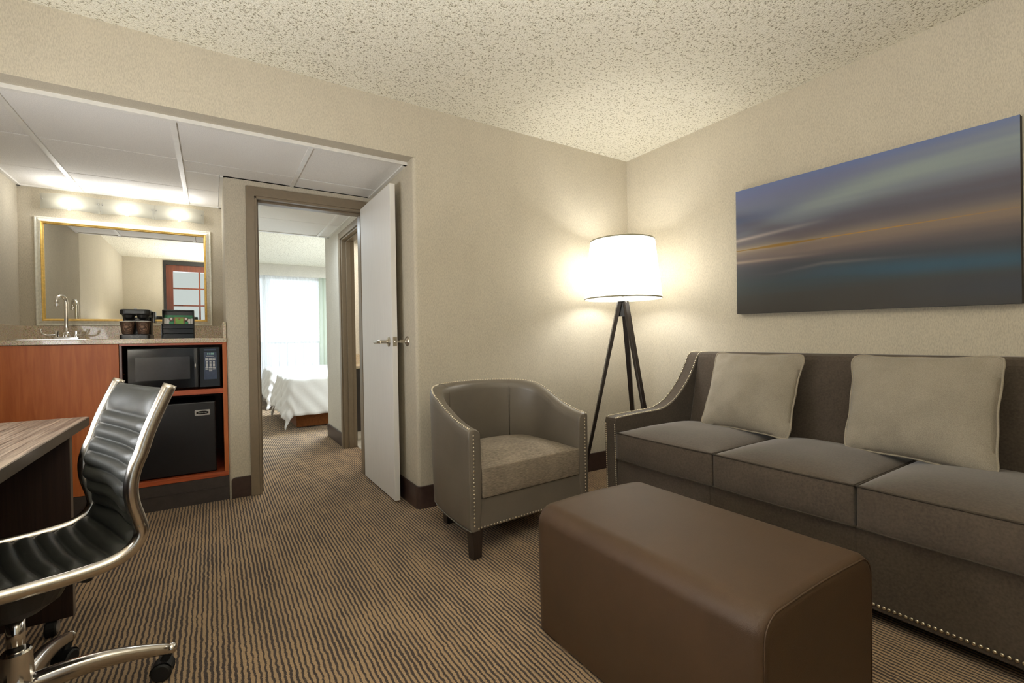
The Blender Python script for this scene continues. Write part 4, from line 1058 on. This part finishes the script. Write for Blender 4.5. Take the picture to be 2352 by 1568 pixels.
# the cushion helper works in world space: undo the inverse transform applied by link()
for vtx in cu.data.vertices: pass
cu.data.transform(Matrix.LocRotScale(ac.location, ac.rotation_euler, None))
nb = MB()
for s in (-1, 1):
    for p in walk([(s*0.366, -0.001, 0.150), (s*0.366, -0.001, 0.612)], 0.0185): nail(p, 0.0048, 'y')
for p in walk([(-0.362, -0.001, 0.150), (0.362, -0.001, 0.150)], 0.0185): nb.ball(Vector((p.x, p.y+(0.005 if abs(p.x) < 0.33 else 0), p.z)), 0.0048, 7, 4, (1, 0.6, 1))
rimp = [Vector((u-nx_*0.012, v-nv_*0.012, zr(v)+0.002)) for (u, v, nx_, nv_) in path]
for p in walk(rimp, 0.0165): nb.ball(p, 0.0052, 7, 4)
nb.build('nailhead_trim', M['brass'], ac, local=True, smooth=True, kind='stuff')
for (u, v) in ((-0.345, 0.035), (0.345, 0.035), (-0.235, 0.50), (0.235, 0.50)):
    t0, t1 = 0.030, 0.023; h = 0.150 if v < 0.2 else 0.19
    vs = [(u-t1, v-t1, 0), (u+t1, v-t1, 0), (u+t1, v+t1, 0), (u-t1, v+t1, 0), (u-t0, v-t0, h), (u+t0, v-t0, h), (u+t0, v+t0, h), (u-t0, v+t0, h)]
    MB().add(vs, [(0, 3, 2, 1), (4, 5, 6, 7), (0, 1, 5, 4), (1, 2, 6, 5), (2, 3, 7, 6), (3, 0, 4, 7)]).build('leg', M['blackwood'], ac, local=True, bevel=0.002)

# ------------------------------------------------------------------ floor lamp
LX, LY = 2.49, 2.40
fl = thing('floor_lamp', (LX, LY, 0), 'dark wood tripod floor lamp with white drum shade in the corner', 'floor lamp')
R0, R1, Z0, Z1 = 0.272, 0.226, 1.318, 1.738
MB().lathe([(R0, Z0), (R1, Z1)], (LX, LY, 0), 64, caps=False).build('lamp_shade', M['shade'], fl, smooth=True)
for R_, Z_ in ((R0, Z0+0.004), (R1, Z1-0.004)):
    MB().lathe([(R_+0.0005, Z_-0.005), (R_+0.0025, Z_), (R_+0.0005, Z_+0.005), (R_-0.001, Z_), (R_+0.0005, Z_-0.005)], (LX, LY, 0), 64, caps=False).build('shade_rim', M['rim'], fl, smooth=True)
tpz = 1.300
MB().lathe([(0.040, tpz), (0.042, tpz+0.004), (0.040, tpz+0.006)], (LX, LY, 0), 28).build('top_plate', M['steel'], fl)
MB().lathe([(0.009, tpz), (0.009, tpz+0.16)], (LX, LY, 0), 14).build('stem', M['steel'], fl, smooth=True)
MB().lathe([(0.016, tpz+0.10), (0.018, tpz+0.15)], (LX, LY, 0), 16).build('socket', M['white'], fl, smooth=True)
MB().ball((LX, LY, tpz+0.20), 0.035, 16, 10, (1, 1, 1.25)).build('bulb', M['bulb'], fl, smooth=True)
MB().tube([(LX+0.02, LY-0.02, tpz+0.10), (LX-0.004, LY-0.035, tpz-0.02)], 0.0015, 6).build('pull_chain', M['steel'], fl, smooth=True)
MB().ball((LX-0.01, LY-0.036, tpz-0.006), 0.007, 10, 6, (1, 1, 1.5)).build('chain_knob', M['chrome'], fl, smooth=True)
a1 = math.atan2(0.539, -0.842)
for k in range(3):
    a = a1+k*2*PI/3; d = Vector((math.cos(a), math.sin(a), 0)); s_ = Vector((-d.y, d.x, 0))
    pt0 = Vector((LX, LY, tpz))+d*0.026; pt1 = Vector((LX, LY, 0.0))+d*0.312
    vs = []
    for p, w_, t_2 in ((pt1, 0.013, 0.010), (pt0, 0.019, 0.014)):
        for a_, b_ in ((-1, -1), (1, -1), (1, 1), (-1, 1)): vs.append(p+s_*w_*a_+d*t_2*b_)
    MB().add(vs, [(0, 3, 2, 1), (4, 5, 6, 7), (0, 1, 5, 4), (1, 2, 6, 5), (2, 3, 7, 6), (3, 0, 4, 7)]).build('leg', M['blackwood'], fl, bevel=0.002)
hub = MB()
for zb_, zt_, rb_, rt2 in ((1.195, 1.300, 0.040, 0.022),):
    vs = []
    for z, r_ in ((zb_, rb_), (zt_, rt2)):
        for k in range(3):
            a = a1+k*2*PI/3; vs.append((LX+r_*math.cos(a), LY+r_*math.sin(a), z))
    hub.add(vs, [(0, 2, 1), (3, 4, 5), (0, 1, 4, 3), (1, 2, 5, 4), (2, 0, 3, 5)])
hub.build('leg_bracket', M['blackpl'], fl)
light('floor_lamp_bulb', 'POINT', (LX, LY, 1.50), 18, (1.0, 0.985, 0.95), 0.10)

# ------------------------------------------------------------------ painting
pa = thing('painting', (2.9, 1.14, 1.18), 'wide canvas painting of a blurred blue grey seascape above the sofa', 'painting')
c4 = [Vector((2.888, 1.776, 1.980)), Vector((2.888, 1.777, 1.185)), Vector((2.888, 0.501, 1.163)), Vector((2.888, 0.502, 1.961))]
PB = [(0.00, (100, 114, 156)), (0.07, (106, 112, 144)), (0.16, (108, 114, 136)), (0.26, (108, 112, 128)), (0.34, (92, 94, 110)), (0.42, (98, 94, 102)), (0.485, (126, 116, 108)), (0.53, (120, 106, 100)), (0.60, (88, 82, 84)), (0.68, (62, 64, 72)), (0.76, (54, 66, 74)), (0.85, (58, 58, 56)), (1.0, (56, 52, 46))]
def pcol(u, v):
    def lerp3(tab, x):
        if x <= tab[0][0]: return tab[0][1]
        for (a, ca), (b, cb) in zip(tab, tab[1:]):
            if x <= b:
                t = (x-a)/(b-a); return tuple(p+(q-p)*t for p, q in zip(ca, cb))
        return tab[-1][1]
    n1 = mnoise.noise(Vector((u*1.6, v*16, 3.3)))*0.03+mnoise.noise(Vector((u*3, v*42, 8.1)))*0.008
    c = list(lerp3(PB, v+n1))
    def blend(col_, k):
        k = max(0, min(1, k))
        for i in range(3): c[i] += (col_[i]-c[i])*k
    g = lambda x, m_, s: math.exp(-((x-m_)/s)**2)
    nz = mnoise.noise(Vector((u*2.2, v*30, 1.0)))
    # pale green-grey cloud sweep rising to the right
    mid = interp([(0, 0.40), (0.2, 0.33), (0.45, 0.255), (0.7, 0.20), (1, 0.17)], u)
    blend((136, 148, 148), 0.92*g(v, mid-0.03, interp([(0, .02), (0.3, .075), (0.6, .10), (1, .10)], u))*(0.2+0.8*min(1, u*2.0))*(0.9+0.3*nz))
    # slate cloud under it
    blend((84, 78, 86), 0.8*g(v, interp([(0, 0.24), (0.3, 0.44), (0.6, 0.36), (1, 0.34)], u), 0.07)*(0.7+0.3*nz))
    blend((72, 84, 116), 0.7*g(v, 0.24, 0.05)*max(0, 1-u*3))
    blend((186, 172, 160), 0.8*g(v, interp([(0, 0.405), (0.35, 0.37), (1, 0.30)], u), 0.014)*max(0, 1-u*2.2))
    # warm horizon
    blend((160, 146, 120), 0.75*g(v, 0.488, 0.020)*max(0, 1-u*1.4)); blend((136, 116, 96), 0.6*g(v, 0.495, 0.05)*max(0, u-0.1))
    hw_ = 0.004+0.010*math.exp(-((u-0.22)/0.11)**2)
    blend((134, 102, 44) if u < 0.4 else (172, 128, 58), max(0, 1-(abs(v-0.488)/hw_)**3)*(0.95 if u < 0.7 else 0.75-0.6*(u-0.7)/0.3))
    blend((172, 152, 134), 0.7*g(v, interp([(0, 0.583), (0.5, 0.60), (1, 0.62)], u), 0.012)*max(0, 1-u*2.2))
    blend((120, 112, 106), 0.6*g(v, interp([(0.2, 0.70), (0.4, 0.665), (1, 0.70)], u), 0.012)*g(u, 0.45, 0.2))
    blend((44, 82, 104), 0.75*g(v, interp([(0, 0.78), (0.4, 0.715), (0.7, 0.745), (1, 0.76)], u), 0.05)*min(1, max(0, (u-0.2)*2)))
    blend((52, 58, 56), 0.5*g(v, 0.78, 0.10)*max(0, 1-u*2.5))
    blend((46, 56, 74), 0.5*g(v, 0.9, 0.09)*max(0, u-0.6)*2.5)
    return c
NU, NV = 110, 300
vs = []; cols = []
for i in range(NU+1):
    for j in range(NV+1):
        u, v = i/NU, j/NV
        p = (c4[0]*(1-u)+c4[3]*u)*(1-v)+(c4[1]*(1-u)+c4[2]*u)*v
        vs.append(p); q = pcol(u, v); cols.append((lin(q[0]/255), lin(q[1]/255), lin(q[2]/255), 1))
fs = [(i*(NV+1)+j, i*(NV+1)+j+1, (i+1)*(NV+1)+j+1, (i+1)*(NV+1)+j) for i in range(NU) for j in range(NV)]
me = mk(vs, fs); ca_ = me.color_attributes.new('paint', 'FLOAT_COLOR', 'POINT')
for i, q in enumerate(cols): ca_.data[i].color = q
t = NT('painted_canvas'); at_ = t.n('ShaderNodeAttribute', attribute_name='paint')
wv = t.noise(t.coord('Object', (1, 1, 1)), 260, 2)
M['canvas'] = t.done(t.pbsdf(at_.outputs['Color'], 0.5, 0, t.bump(wv, 0.15, 0.001), Specular_IOR_Level=0.3))
link('canvas_face', me, M['canvas'], pa)
eg = [q+Vector((0.0005, 0, 0)) for q in c4]+[q+Vector((0.037, 0, 0)) for q in c4]
MB().add(eg, [(0, 1, 2, 3), (4, 7, 6, 5), (0, 4, 5, 1), (1, 5, 6, 2), (2, 6, 7, 3), (3, 7, 4, 0)]).build('canvas_edge', plain('dark_canvas_edge', rgb(40, 38, 38), 0.7), pa)

# repeats share a group phrase
GROUPS = {'throw_pillow': 'throw pillows on the sofa', 'paper_cup': 'paper cups on the coffee maker', 'sugar_packet': 'sugar packets in the caddy',
          'coffee_pod': 'coffee pods in the caddy', 'bed': 'beds in the bedroom', 'sheer_curtain': 'sheer curtains at the bedroom window', 'side_curtain': 'side curtains at the bedroom window'}
for o in col.objects:
    k = o.name.split('.')[0]
    if o.parent is None and k in GROUPS: o['group'] = GROUPS[k]
